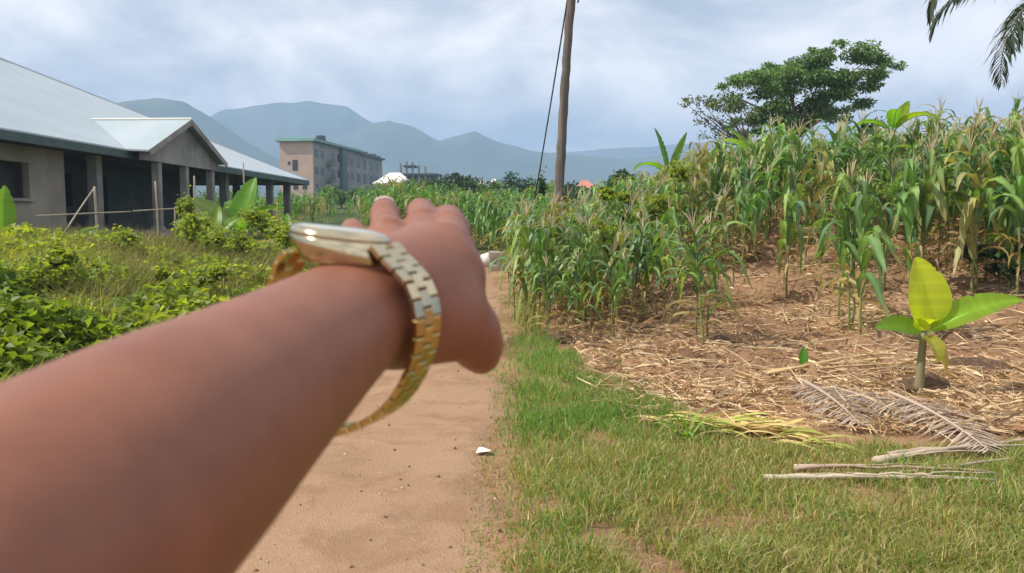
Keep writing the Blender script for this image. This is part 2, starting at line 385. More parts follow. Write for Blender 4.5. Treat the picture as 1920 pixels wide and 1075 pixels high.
# ------------------------------------------------------------------ long bungalow on the left
def house():
    th = math.atan(70/FPX); u = np.array((math.sin(th), math.cos(th), 0)); v = np.array((-math.cos(th), math.sin(th), 0)); n = np.array((0, 0, 1.0))
    C = np.array((-12.21, 48.6, 0.0))                   # far front eave corner
    ze, zf, pitch = 4.02, 1.22, math.tan(R(24.6))
    o = thing('bungalow', C - u*17 + v*6 + n*0.7, 'long grey bungalow with pale metal hip roof and shaded veranda left of the arm', 'house')
    Lh, Wd = 37.0, 23.6                                 # eave length and depth
    def Q(a, b, z): return C - u*a + v*b + n*z
    t0 = Wd/2; zr = ze + pitch*t0
    # roof: front slope with a cut for the gable, back slope, hips; 60 mm thick sheets on a fascia
    def slab(name, pts, mat, par, th_=0.05, kind=None):
        pts = [np.asarray(p) for p in pts]; k = len(pts)
        V = pts + [p - n*th_ for p in pts]
        F = [tuple(range(k)), tuple(range(2*k-1, k-1, -1))] + [(i, k+i, k+(i+1) % k, (i+1) % k) for i in range(k)]
        return part(name, V, F, mat, par)
    rf = slab('roof', [Q(0, 0, ze), Q(Lh, 0, ze), Q(Lh-t0, t0, zr), Q(t0, t0, zr)], M['roof_sheet'], o)
    slab('roof_slope', [Q(Lh, Wd, ze), Q(0, Wd, ze), Q(t0, t0, zr), Q(Lh-t0, t0, zr)], M['roof_sheet'], rf)
    slab('roof_slope', [Q(0, Wd, ze), Q(0, 0, ze), Q(t0, t0, zr)], M['roof_sheet'], rf)
    slab('roof_slope', [Q(Lh, 0, ze), Q(Lh, Wd, ze), Q(Lh-t0, t0, zr)], M['roof_sheet'], rf)
    m1 = MB().tube([Q(0, 0, ze+0.0), Q(t0, t0, zr+0.0)], 0.06, 6); part('ridge_cap', m1.V, m1.F, M['roof_sheet'], rf)
    m1 = MB().tube([Q(t0, t0, zr+0.03), Q(Lh-t0, t0, zr+0.0)], 0.06, 6); part('ridge_cap', m1.V, m1.F, M['roof_sheet'], rf)
    # small dark tank on the ridge
    tk = Q(t0-0.1, t0-0.1, zr)
    V, F = tube([tk, tk+n*0.06, tk+n*0.42, tk+n*0.58, tk+n*0.62], [0.28, 0.33, 0.33, 0.22, 0.05], 14)
    part('vent_cowl', V, F, M['cable'], rf, smooth=True)
    # fascia, ceiling
    for A, B in (((0.02, 0.02), (Lh-0.02, 0.02)), ((0.02, 0.02), (0.02, Wd-0.02))):
        pa, pb = Q(*A, 0), Q(*B, 0); d = (pb-pa)/np.linalg.norm(pb-pa); nn = np.cross(d, n)
        mb = MB().frame_box(pa, d, nn, n, (0, np.linalg.norm(pb-pa)), (-0.015, 0.015), (ze-0.30, ze-0.052)); part('fascia', mb.V, mb.F, M['fascia'], o)
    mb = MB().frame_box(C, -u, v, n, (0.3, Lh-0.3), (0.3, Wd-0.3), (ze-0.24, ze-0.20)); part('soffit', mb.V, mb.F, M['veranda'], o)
    # porch gable facing the path
    a0, a1, pj = 14.2, 20.9, 0.75; am = (a0+a1)/2; hr = (a1-a0)/2*0.43; zg = ze - 0.02
    bk = hr/pitch
    gl = slab('gable_roof', [Q(a1, -pj, zg), Q(am, -pj, zg+hr), Q(am, bk, zg+hr), Q(a1, 0.02, zg+0.03)], M['roof_sheet'], o, 0.06)
    slab('gable_slope', [Q(am, -pj, zg+hr), Q(a0, -pj, zg), Q(a0, 0.02, zg+0.03), Q(am, bk, zg+hr)], M['roof_sheet'], gl, 0.06)
    m1 = MB().tube([Q(am, -pj-0.02, zg+hr+0.02), Q(am, bk, zg+hr+0.02)], 0.05, 6); part('ridge_cap', m1.V, m1.F, M['white_wall'], gl)
    V = [Q(a1-0.25, -pj+0.3, zg-0.05), Q(am, -pj+0.3, zg+hr-0.14), Q(a0+0.25, -pj+0.3, zg-0.05), Q(a0+0.25, -pj+0.3, zg-0.32), Q(a1-0.25, -pj+0.3, zg-0.32)]
    V2 = [p + v*0.18 for p in V]; k = 5
    part('gable_wall', V+V2, [tuple(range(k-1, -1, -1)), tuple(range(k, 2*k))] + [(i, (i+1) % k, k+(i+1) % k, k+i) for i in range(k)], M['concrete'], o)
    for sgn in (a1, a0):
        pa, pb = Q(sgn, -pj, zg), Q(am, -pj, zg+hr); d = (pb-pa)/np.linalg.norm(pb-pa); nn = np.cross(d, v); nn /= np.linalg.norm(nn)
        if nn[2] > 0: nn = -nn
        mb = MB().frame_box(pa, d, v, nn, (0, np.linalg.norm(pb-pa)), (-0.03, 0.0), (-0.005, 0.20)); part('barge_board', mb.V, mb.F, M['concrete'], gl)
    # plinth and floor
    mb = MB().frame_box(C, -u, v, n, (0.7, Lh-0.5), (0.65, Wd-0.65), (0.2, zf)); part('plinth', mb.V, mb.F, M['mud_plinth'], o)
    mb = MB().frame_box(C, -u, v, n, (a0+0.3, a1-0.3), (-pj+0.3, 0.648), (0.2, zf-0.003)); part('porch_floor', mb.V, mb.F, M['mud_plinth'], o)
    # walls: flush room at the near end with a window opening, recessed veranda wall, end wall
    zt = ze-0.26
    aw = 23.1                                           # room wall starts here (towards the camera)
    win = (24.85, 27.6, zf+1.0, zf+2.05)
    mb = MB()
    for (A, B, z0, z1) in ((aw, win[0], zf+0.002, zt), (win[1], Lh-0.8, zf+0.002, zt), (win[0], win[1], zf+0.002, win[2]), (win[0], win[1], win[3], zt)):
        mb.frame_box(C, -u, v, n, (A, B), (0.9, 1.1), (z0, z1))
    part('wall', mb.V, mb.F, M['plaster'], o)
    wn = MB()
    for (A, B, z0, z1) in ((win[0], win[1], win[2]-0.08, win[2]), ):
        wn.frame_box(C, -u, v, n, (A-0.1, B+0.1), (0.80, 0.897), (z0, z1))
    part('window_sill', wn.V, wn.F, M['concrete'], o)
    mb = MB().frame_box(C, -u, v, n, (win[0], win[1]), (1.35, 1.37), (win[2], win[3])); part('room_dark_panel', mb.V, mb.F, M['inside_shade'], o)  # dark sheet behind the opening, stands in for the shaded room
    mb = MB().frame_box(C, -u, v, n, (aw, aw+0.2), (1.102, 3.3), (zf+0.002, zt)); part('side_wall', mb.V, mb.F, M['plaster'], o)
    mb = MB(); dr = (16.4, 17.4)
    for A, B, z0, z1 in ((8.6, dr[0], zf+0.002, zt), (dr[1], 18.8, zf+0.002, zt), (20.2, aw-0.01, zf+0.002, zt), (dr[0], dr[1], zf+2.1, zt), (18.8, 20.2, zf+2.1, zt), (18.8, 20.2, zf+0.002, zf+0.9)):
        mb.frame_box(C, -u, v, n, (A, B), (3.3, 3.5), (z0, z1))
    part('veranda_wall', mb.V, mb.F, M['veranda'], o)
    mb = MB().frame_box(C, -u, v, n, (8.4, aw+5), (4.4, 4.45), (zf, zt)); part('inner_wall', mb.V, mb.F, M['inside_shade'], o)
    mb = MB().frame_box(C, -u, v, n, (8.4, 8.6), (3.502, Wd-1.0), (zf+0.002, zt)); part('end_wall', mb.V, mb.F, M['concrete'], o)
    # columns with small splayed bases
    for a, bb, wd in ((21.4, 0.9, 0.34), (19.4, -0.25, 0.26), (17.2, -0.25, 0.26), (14.8, -0.25, 0.26), (10.6, 0.9, 0.34), (4.4, 0.9, 0.32), (1.5, 0.9, 0.34), (1.5, 3.9, 0.34), (1.5, 7.5, 0.34)):
        h = wd/2; mb = MB().frame_box(Q(a, bb, 0), u, v, n, (-h, h), (-h, h), (zf+0.16, zt if bb > 0 else zg-0.33))
        cb = part('column', mb.V, mb.F, M['concrete'], o)
        V = [Q(a, bb, 0)+u*i*(h+s)+v*j*(h+s)+n*z for (s, z) in ((0.10, zf+0.002), (0.01, zf+0.158)) for i, j in ((-1,-1),(1,-1),(1,1),(-1,1))]
        part('column_base', V, [(0,3,2,1),(4,5,6,7),(0,1,5,4),(1,2,6,5),(2,3,7,6),(3,0,4,7)], M['concrete'], cb)
    # low veranda parapet at the far end
    mb = MB().frame_box(C, -u, v, n, (1.7, 8.4), (0.82, 0.98), (zf+0.003, zf+0.55)); part('parapet', mb.V, mb.F, M['mud_plinth'], o)
    return C, u, v
HC, HU, HV = house()

# ------------------------------------------------------------------ far buildings
def building_block():
    a = P(590, 345, 150)[:2]; a = np.array((a[0], 150.0, 0)); d = np.array((6.5, 42.0, 0)); Ln = np.linalg.norm(d); d /= Ln
    wv = np.array((-d[1], d[0], 0)); n = np.array((0, 0, 1.0)); zg = 6.0; H = 10.4
    o = thing('apartment_building', a + n*zg, 'far three storey block with peach end wall and green roof edge', 'building')
    W = 6.5
    mb = MB().frame_box(a, d, wv, n, (0, 0.3), (0, W), (zg-4, zg+H)); part('end_wall', mb.V, mb.F, M['pink_wall'], o)
    mb = MB().frame_box(a, d, wv, n, (0.302, Ln*0.56), (0.05, W), (zg-4, zg+H)); part('wall', mb.V, mb.F, M['grey_wall'], o)
    mb = MB().frame_box(a, d, wv, n, (Ln*0.56+0.002, Ln), (0.4, W), (zg-4, zg+H-0.35)); part('rear_wing', mb.V, mb.F, M['grey_wall'], o)
    V = [a+d*i+wv*j+n*z for (z, e) in ((zg+H+0.002, 0.7), (zg+H+0.55, 0.5)) for i, j in ((-e, -e), (Ln*0.62+e, -e), (Ln*0.62+e, W+e), (-e, W+e))] + [a+d*2+wv*W/2+n*(zg+H+1.1), a+d*Ln*0.55+wv*W/2+n*(zg+H+1.1)]
    part('roof', V, [(0,3,2,1),(0,1,5,4),(1,2,6,5),(2,3,7,6),(3,0,4,7),(4,5,9,8),(5,6,9),(6,7,8,9),(7,4,8)], M['teal_roof'], o)
    V, F = tube([a+d*7+wv*1.2+n*(zg+H+0.7), a+d*7+wv*1.2+n*(zg+H+1.7)], [1.0, 0.9], 12); part('water_tank', V, F, M['glass_dark'], o)
    mb = MB().frame_box(a, d, wv, n, (Ln*0.62+0.8, Ln+0.6), (-0.2, W+0.3), (zg+H-0.34, zg+H+0.05)); part('parapet', mb.V, mb.F, M['fascia'], o)
    for k in range(5):
        mb = MB().frame_box(a, d, wv, n, (Ln*0.66+k*3.0, Ln*0.66+k*3.0+0.9), (0.3, 1.0), (zg+H+0.052, zg+H+0.5+0.2*(k % 2))); part('roof_post', mb.V, mb.F, M['fascia'], o)
    for (y0, z0, ww, hh) in ((3.0, 5.0, 1.0, 2.0), (4.4, 6.1, 0.5, 0.6), (1.2, 1.5, 0.9, 1.5), (3.0, 1.5, 0.9, 1.5)):
        mb = MB().frame_box(a, d, wv, n, (-0.05, -0.003), (y0, y0+ww), (zg+z0, zg+z0+hh)); part('window', mb.V, mb.F, M['glass_dark'], o)
    for fl in range(3):
        for k, x0 in enumerate((1.2, 4.0, 9.5, 12.6, 17.5, 20.5)):
            mb = MB().frame_box(a, d, wv, n, (x0, x0+1.5), (0.0, 0.047), (zg+1.2+fl*3.2, zg+2.6+fl*3.2)); part('window', mb.V, mb.F, M['glass_dark'], o)
        for k, x0 in enumerate((25, 29, 33.5, 37.5)):
            mb = MB().frame_box(a, d, wv, n, (x0, x0+2.0), (0.35, 0.397), (zg+0.8+fl*3.2, zg+2.8+fl*3.2)); part('window', mb.V, mb.F, M['glass_dark'], o)
        mb = MB().frame_box(a, d, wv, n, (6.5, 9.0), (-0.9, 0.047), (zg+0.1+fl*3.2, zg+0.3+fl*3.2)); bl = part('balcony', mb.V, mb.F, M['grey_wall'], o)
        mb = MB().frame_box(a, d, wv, n, (6.5, 9.0), (-0.9, -0.8), (zg+0.302+fl*3.2, zg+1.2+fl*3.2)); part('railing', mb.V, mb.F, M['fascia'], bl)
    mb = MB().frame_box(a, d, wv, n, (13.8, 16.4), (-0.6, 0.048), (zg-2, zg+H-0.1)); part('stair_tower', mb.V, mb.F, M['fascia'], o)
building_block()
def small_house(px0, px1, ye, yt, D, wall, roof, label, depth=5.0, flip=False):
    n = np.array((0, 0, 1.0)); A = P(px0, ye, D); B = P(px1, ye, D); T = P((px0+px1)/2, yt, D); W = B[0]-A[0]
    x0, x1, ze, zt, y0 = A[0], B[0], A[2], T[2], A[1]; zb = float(gz((x0+x1)/2, y0)) - 1
    o = thing('small_house', ((x0+x1)/2, y0+depth/2, zb+1), label, 'house')
    i = W*0.09
    mb = MB().box((x0+i, y0+0.4, zb), (x1-i, y0+depth-0.4, ze-0.02)); part('wall', mb.V, mb.F, M[wall], o)
    r = W*0.36
    V = [(x0, y0, ze), (x1, y0, ze), (x1, y0+depth, ze), (x0, y0+depth, ze), (x0+r, y0+depth/2, zt), (x1-r, y0+depth/2, zt)]
    V = V + [(a, b_, c-0.12) for a, b_, c in V[:4]]
    part('roof', V, [(0,1,5,4),(1,2,5),(2,3,4,5),(3,0,4),(6,7,1,0),(7,8,2,1),(8,9,3,2),(9,6,0,3),(9,8,7,6)], M[roof], o)
    for f in (0.2, 0.5, 0.75):
        mb = MB().box((x0+W*f, y0+0.35, ze-1.5), (x0+W*f+W*0.1, y0+0.397, ze-0.5)); part('window', mb.V, mb.F, M['glass_dark'], o)
small_house(698, 773, 344, 322, 125, 'pink_wall', 'white_roof', 'small far house with pale pinkish hip roof in front of the grey block', 6)
small_house(1080, 1118, 353, 337, 120, 'pink_wall', 'red_roof', 'small far house with red roof just right of the wooden pole', 4)
small_house(893, 914, 347, 338, 260, 'white_wall', 'white_roof', 'tiny distant white house above the trees, left one of two', 6)
small_house(918, 934, 343, 335, 300, 'white_wall', 'white_roof', 'tiny distant white house above the trees, right one of two', 6)
small_house(1140, 1170, 392, 381, 70, 'white_wall', 'white_roof', 'small pale hut roof showing through the maize right of the pole', 3)
def unfinished():
    n = np.array((0, 0, 1.0)); A = P(752, 350, 160); zb = A[2]-2
    o = thing('unfinished_house', A, 'far unfinished building with bare columns beside the pale hip roof', 'building')
    s = 160/FPX
    for k, (dx_, h) in enumerate(((0, 6.6), (11, 7.0), (22, 6.8), (34, 6.2), (46, 6.0))):
        mb = MB().box((A[0]+dx_*s-0.2, A[1]-0.2, zb-2), (A[0]+dx_*s+0.2, A[1]+0.2, zb+h)); part('column', mb.V, mb.F, M['grey_wall'], o)
    mb = MB().box((A[0]-1.0, A[1]-0.5, zb+4.2), (A[0]+7.5, A[1]+5, zb+4.6)); part('floor_slab', mb.V, mb.F, M['fascia'], o)
    mb = MB().box((A[0]+0.5, A[1]-0.3, zb+5.9), (A[0]+3.0, A[1]+4, zb+6.2)); part('roof_beam', mb.V, mb.F, M['fascia'], o)
    mb = MB().box((A[0]-0.5, A[1]+2, zb-2), (A[0]+7.2, A[1]+2.3, zb+4.19)); part('wall', mb.V, mb.F, M['grey_wall'], o)
unfinished()

# ------------------------------------------------------------------ utility pole and its stay wire
def pole():
    D = 19.0
    pts = [P(1040, 470, D), P(1046, 395, D), P(1050, 310, D), P(1054, 230, D), P(1058.5, 150, D), P(1064, 75, D), P(1070.5, -5, D), P(1078, -110, D)]
    pts[0][2] = float(gz(pts[0][0], pts[0][1])) - 0.3
    for p in pts: p[1] = pts[0][1] + (p[1]-pts[0][1])*0.2
    o = thing('utility_pole', (pts[0][0], pts[0][1], pts[0][2]+0.3), 'tall weathered wooden utility pole rising from the maize in the middle', 'pole')
    fine = []
    for i in range(len(pts)-1):
        for tt in np.linspace(0, 1, 6)[:-1]:
            fine.append(pts[i]*(1-tt)+pts[i+1]*tt + np.array((rng.normal(0, 0.006), rng.normal(0, 0.006), 0)))
    fine.append(pts[-1])
    rr = np.linspace(0.118, 0.092, len(fine)) * (1+0.03*rng.standard_normal(len(fine)))
    V, F = tube(fine, rr, 14); part('post', V, F, M['pole'], o, smooth=True)
    top = pts[-2]
    mb = MB().tube([top+np.array((0.08, -0.05, 0.02)), top+np.array((0.17, -0.06, -0.02)), top+np.array((0.13, -0.05, -0.25))], 0.02, 6); part('hook', mb.V, mb.F, M['cable'], o)
    a = P(1068, -30, D); a[1] = pts[-1][1]+0.09; b_ = G(978, 440, 15, 60); b_ = P(986, 345, 24.5); b_[2] = b_[2]-0.0
    e = P(980, 385, 25.0); gzz = gz(e[0], e[1]); e[2] = gzz
    V, F = tube(bezier(a, (a+e)/2-np.array((0, 0, 0.25)), e, 24), 0.019, 6); w_ = tag(put('stay_wire', mesh_np('stay_wire', V, F), M['cable']), 'dark twisted stay wire slanting down left from the wooden pole', 'wire')
    # spiral wrap so that the strand reads as twisted
    return pts
pole()

# ------------------------------------------------------------------ leaf mass helpers
def leaf_mass(P0, D0, Nn, size, width, col, fold=0.25):
    """one folded rhombic leaf per row: base P0, direction D0 (unit), normal Nn (unit)"""
    n_ = len(P0); side = np.cross(D0, Nn); side /= np.linalg.norm(side, axis=1)[:, None]+1e-9
    s = size[:, None]; wdt = width[:, None]
    mid = P0 + D0*s*0.45
    A = P0; B = mid + side*wdt*0.5 + Nn*wdt*fold; C = P0 + D0*s - Nn*s*0.15; E = mid - side*wdt*0.5 + Nn*wdt*fold
    V = np.stack([A, B, C, E], 1).reshape(-1, 3); i = np.arange(n_)*4
    F = np.concatenate([np.stack([i, i+1, i+2], 1), np.stack([i, i+2, i+3], 1)])
    return V, F, np.repeat(col, 4, 0)
def unit(v): return v/(np.linalg.norm(v, axis=1)[:, None]+1e-9)
def rand_dirs(n, up=0.3, r=rng):
    d = r.standard_normal((n, 3)); d[:, 2] = d[:, 2]*0.6+up; return unit(d)
def mixcols(n, cols, r=rng, jit=0.18):
    cols = np.array(cols); c = cols[r.integers(0, len(cols), n)]; t = r.random(n)[:, None]; c2 = cols[r.integers(0, len(cols), n)]
    return np.clip((c*(1-t)+c2*t)*(1+jit*r.standard_normal(n))[:, None], 0.004, 0.9)
def blades(base, h, lean, wd, col, bend=0.5, r=rng):
    """tapered grass blade, 5 verts"""
    n_ = len(base); th = r.random(n_)*2*math.pi; dirx = np.stack([np.cos(th), np.sin(th), 0*th], 1)
    th2 = r.random(n_)*2*math.pi; side = np.stack([np.cos(th2), np.sin(th2), 0*th2], 1)
    up = np.array((0, 0, 1.0)); hh = h[:, None]; ln = lean[:, None]; w_ = wd[:, None]
    m_ = base + up*hh*0.55 + dirx*hh*ln*0.35; tip = base + up*hh*(1-0.35*ln*bend*2) + dirx*hh*ln
    V = np.stack([base-side*w_*0.5, base+side*w_*0.5, m_+side*w_*0.38, m_-side*w_*0.38, tip], 1).reshape(-1, 3)
    i = np.arange(n_)*5
    F = [np.stack([i, i+1, i+2, i+3], 1), np.stack([i+3, i+2, i+4], 1)]
    return V, F, np.repeat(col, 5, 0)
def fnoise(x, y, s, seed=0):
    r = np.random.default_rng(seed); out = 0*x
    for k in range(7):
        a = r.random()*6.28; f = s*(0.6+1.6*r.random()); out = out+np.sin(f*(x*math.cos(a)+y*math.sin(a))+r.random()*6.28)
    return out/7*1.9
class Stuff:
    def __init__(s): s.V = []; s.F3 = []; s.F4 = []; s.C = []; s.n = 0
    def add(s, V, F, C):
        for f in (F if isinstance(F, list) else [F]):
            (s.F4 if f.shape[1] == 4 else s.F3).append(f+s.n)
        s.V.append(V); s.C.append(C); s.n += len(V)
    def mesh(s, name):
        F = []
        if s.F4: F.append(np.concatenate(s.F4))
        if s.F3: F.append(np.concatenate(s.F3))
        return mesh_np(name, np.concatenate(s.V), F, np.concatenate(s.C))
def sample_wedge(n, d0, d1, px0, px1, power=1.0, r=rng):
    """ground positions spread evenly over the picture between two depths and two image columns"""
    t = r.random(n); d = d0*(d1/d0)**t
    px = px0+(px1-px0)*r.random(n); return (px-960)/FPX*d, d

def sample_multi(*rs):
    q = [sample_wedge(*r_) for r_ in rs]; return np.concatenate([a[0] for a in q]), np.concatenate([a[1] for a in q])
# ------------------------------------------------------------------ grass verge, straw, weeds
def verge():
    st = Stuff()
    x, y = sample_multi((190000, 3.0, 17, 820, 2000), (42000, 3.0, 8, 2000, 2700), (45000, 1.5, 3.0, 500, 2700))
    pc, hw = path_c(y); e = x-(pc+hw)
    lim = 1.0 + 0.42*np.clip(8-y, 0, 6) + 0.35*fnoise(x, y, 1.3, 3) - 0.02*np.clip(y-8, 0, 9)
    lim = np.where(y > 9.2, 0.55+0.2*fnoise(x, y, 1.5, 9), lim)
    lim = np.where(y < 5.3, 9, lim)
    green = np.clip(S((fnoise(x, y, 1.2, 5)+0.25)*1.2)*S((y-4.0)/1.2)*0.9 + 0.9*S((y-5.2)/1.0)*S((2.3-e)/0.8) + 0.5*S(fnoise(x, y, 2.2, 15)-0.5), 0, 1)
    bare = np.maximum(0.9*S((fnoise(x, y, 1.9, 28)-0.2)*1.8)*S((4.5-y)/0.6), 0.8*S((fnoise(x, y, 3.5, 18)-0.55)*2.5))
    trk = 1-S((np.abs(x-(0.25+0.575*(4.0-y))+0.08*fnoise(x, y, 5, 2))-0.10)/0.16)
    bare = np.maximum(bare, trk*S((4.7-y)/0.5)*S(fnoise(x, y, 6, 22)+1.0))
    keep = (e > -0.12+0.1*fnoise(x, y, 5, 6)) & (e < lim) & (rng.random(len(x)) > np.maximum(0.95*bare, 0.55*S(fnoise(x, y, 7, 77)))) & (rng.random(len(x)) < 0.25+0.75*S(e/0.35))
    x, y, green, e = x[keep], y[keep], green[keep], e[keep]
    n_ = len(x); base = np.stack([x, y, gz(x, y)-0.01], 1)
    tuft = S(fnoise(x, y, 6, 33)*0.8+0.3)
    h = (0.04+0.055*rng.random(n_)+0.075*tuft*rng.random(n_)+0.09*green*rng.random(n_)) * (0.6+0.4*S(e/0.3))
    long_ = rng.random(n_) < 0.03; h = np.where(long_, h+0.10*rng.random(n_), h)
    cg = mixcols(n_, [(0.085, 0.19, 0.025), (0.12, 0.23, 0.035), (0.07, 0.15, 0.02), (0.15, 0.24, 0.05)])
    cy = mixcols(n_, [(0.28, 0.28, 0.08), (0.38, 0.32, 0.13), (0.19, 0.23, 0.05), (0.46, 0.37, 0.19), (0.24, 0.27, 0.07)])
    pick = (rng.random(n_) < 0.12+0.25*S(fnoise(x, y, 2.6, 71)+0.4)+0.62*green)[:, None]
    V, F, C = blades(base, h, 0.25+0.75*rng.random(n_), 0.0035+0.0055*rng.random(n_), np.where(pick, cg*1.25, cy))
    st.add(V, F, C)
    tag(put('grass', st.mesh('grass'), M['leaf']), 'short green and yellowing grass on the verge right of the dirt path', 'grass', kind='stuff')
verge()
def litter():
    st = Stuff()
    x, y = sample_multi((86000, 5.6, 21, 960, 2050), (26000, 4.6, 16, 2050, 2700))
    pc, hw = path_c(y); e = x-(pc+hw)
    keep = (e > 1.0+0.42*np.clip(8-y, 0, 6)-0.5+0.5*fnoise(x, y, 1.3, 3)) & (x > 0.7) & (rng.random(len(x)) < 0.10+0.90*S(fnoise(x, y, 1.7, 12)+0.35)*(0.35+0.65*S(fnoise(x, y, 4.5, 13)+0.6)))
    x, y = x[keep], y[keep]; n_ = len(x)
    th = rng.random(n_)*6.28; ln = 0.05+0.20*rng.random(n_)**2; lg = rng.random(n_) < 0.14; ln = np.where(lg, 0.3+0.4*rng.random(n_), ln); w_ = np.where(lg, 0.006, 0.004+0.009*rng.random(n_)**2)
    d = np.stack([np.cos(th), np.sin(th), 0.25*rng.standard_normal(n_)], 1); s = np.stack([-np.sin(th), np.cos(th), 0.5*rng.standard_normal(n_)], 1)
    c0 = np.stack([x, y, gz(x, y)+0.012+0.045*rng.random(n_)], 1)
    V = np.stack([c0-d*ln[:, None]/2-s*w_[:, None]/2, c0-d*ln[:, None]/2+s*w_[:, None]/2, c0+s*w_[:, None]/2+np.array((0, 0, 0.03))*rng.random(n_)[:, None], c0-s*w_[:, None]/2+np.array((0, 0, 0.03))*rng.random(n_)[:, None], c0+d*ln[:, None]/2], 1).reshape(-1, 3)
    i = np.arange(n_)*5
    col = mixcols(n_, [(0.60, 0.47, 0.30), (0.52, 0.38, 0.235), (0.58, 0.42, 0.25), (0.27, 0.14, 0.08), (0.20, 0.11, 0.07), (0.46, 0.30, 0.16)])
    st.add(V, [np.stack([i, i+1, i+2, i+3], 1), np.stack([i+3, i+2, i+4], 1)], np.repeat(col, 5, 0))
    tag(put('straw_litter', st.mesh('straw_litter'), M['straw']), 'dry straw and leaf litter strewn over the brown field soil', 'straw', kind='stuff')
    # longer broken maize stalks lying about
    st2 = Stuff(); n2_ = 0
    for k in range(420):
        dd = 7.5*(17/7.5)**rng.random(); x0 = (rng.uniform(1080, 1950)-960)/FPX*dd
        if x0 < 1.2: continue
        th_ = rng.normal(0.1, 0.7); ln_ = rng.uniform(0.3, 1.0); tt_ = np.linspace(-0.5, 0.5, 5); qx = x0+tt_*ln_*math.cos(th_); qy = dd+tt_*ln_*math.sin(th_)+0.03*np.sin(tt_*6+k)
        q = np.stack([qx, qy, np.maximum(gz(qx, qy)+0.02, gz(x0, dd)+rng.normal(0, 0.05)*tt_)+0.015], 1); Vt, Ft = tube(q, np.linspace(0.010, 0.006, 5)*rng.uniform(0.6, 1.3), 5, False)
        st2.add(np.array(Vt), np.array(Ft), mixcols(len(Vt), [[(0.58, 0.45, 0.28), (0.48, 0.34, 0.20), (0.38, 0.25, 0.14)][k % 3]], jit=0.06))
    tag(put('broken_stalks', st2.mesh('broken_stalks'), M['straw']), 'broken dry maize stalks scattered over the field soil', 'stalks', kind='stuff')
    # low weeds between the maize
    st = Stuff(); x, y = sample_wedge(5200, 6.5, 18, 1050, 2000); k = (fnoise(x, y, 1.1, 31) > 0.45) & (x > 1.0); x, y = x[k], y[k]; n_ = len(x)
    V, F, C = blades(np.stack([x, y, gz(x, y)], 1), 0.06+0.12*rng.random(n_), 0.4+0.5*rng.random(n_), 0.008+0.008*rng.random(n_), mixcols(n_, [(0.16, 0.18, 0.05), (0.24, 0.22, 0.09), (0.08, 0.13, 0.03)]))
    st.add(V, F, C); tag(put('field_weeds', st.mesh('field_weeds'), M['leaf']), 'sparse low weeds growing between the maize stalks', 'weeds', kind='stuff')
litter()
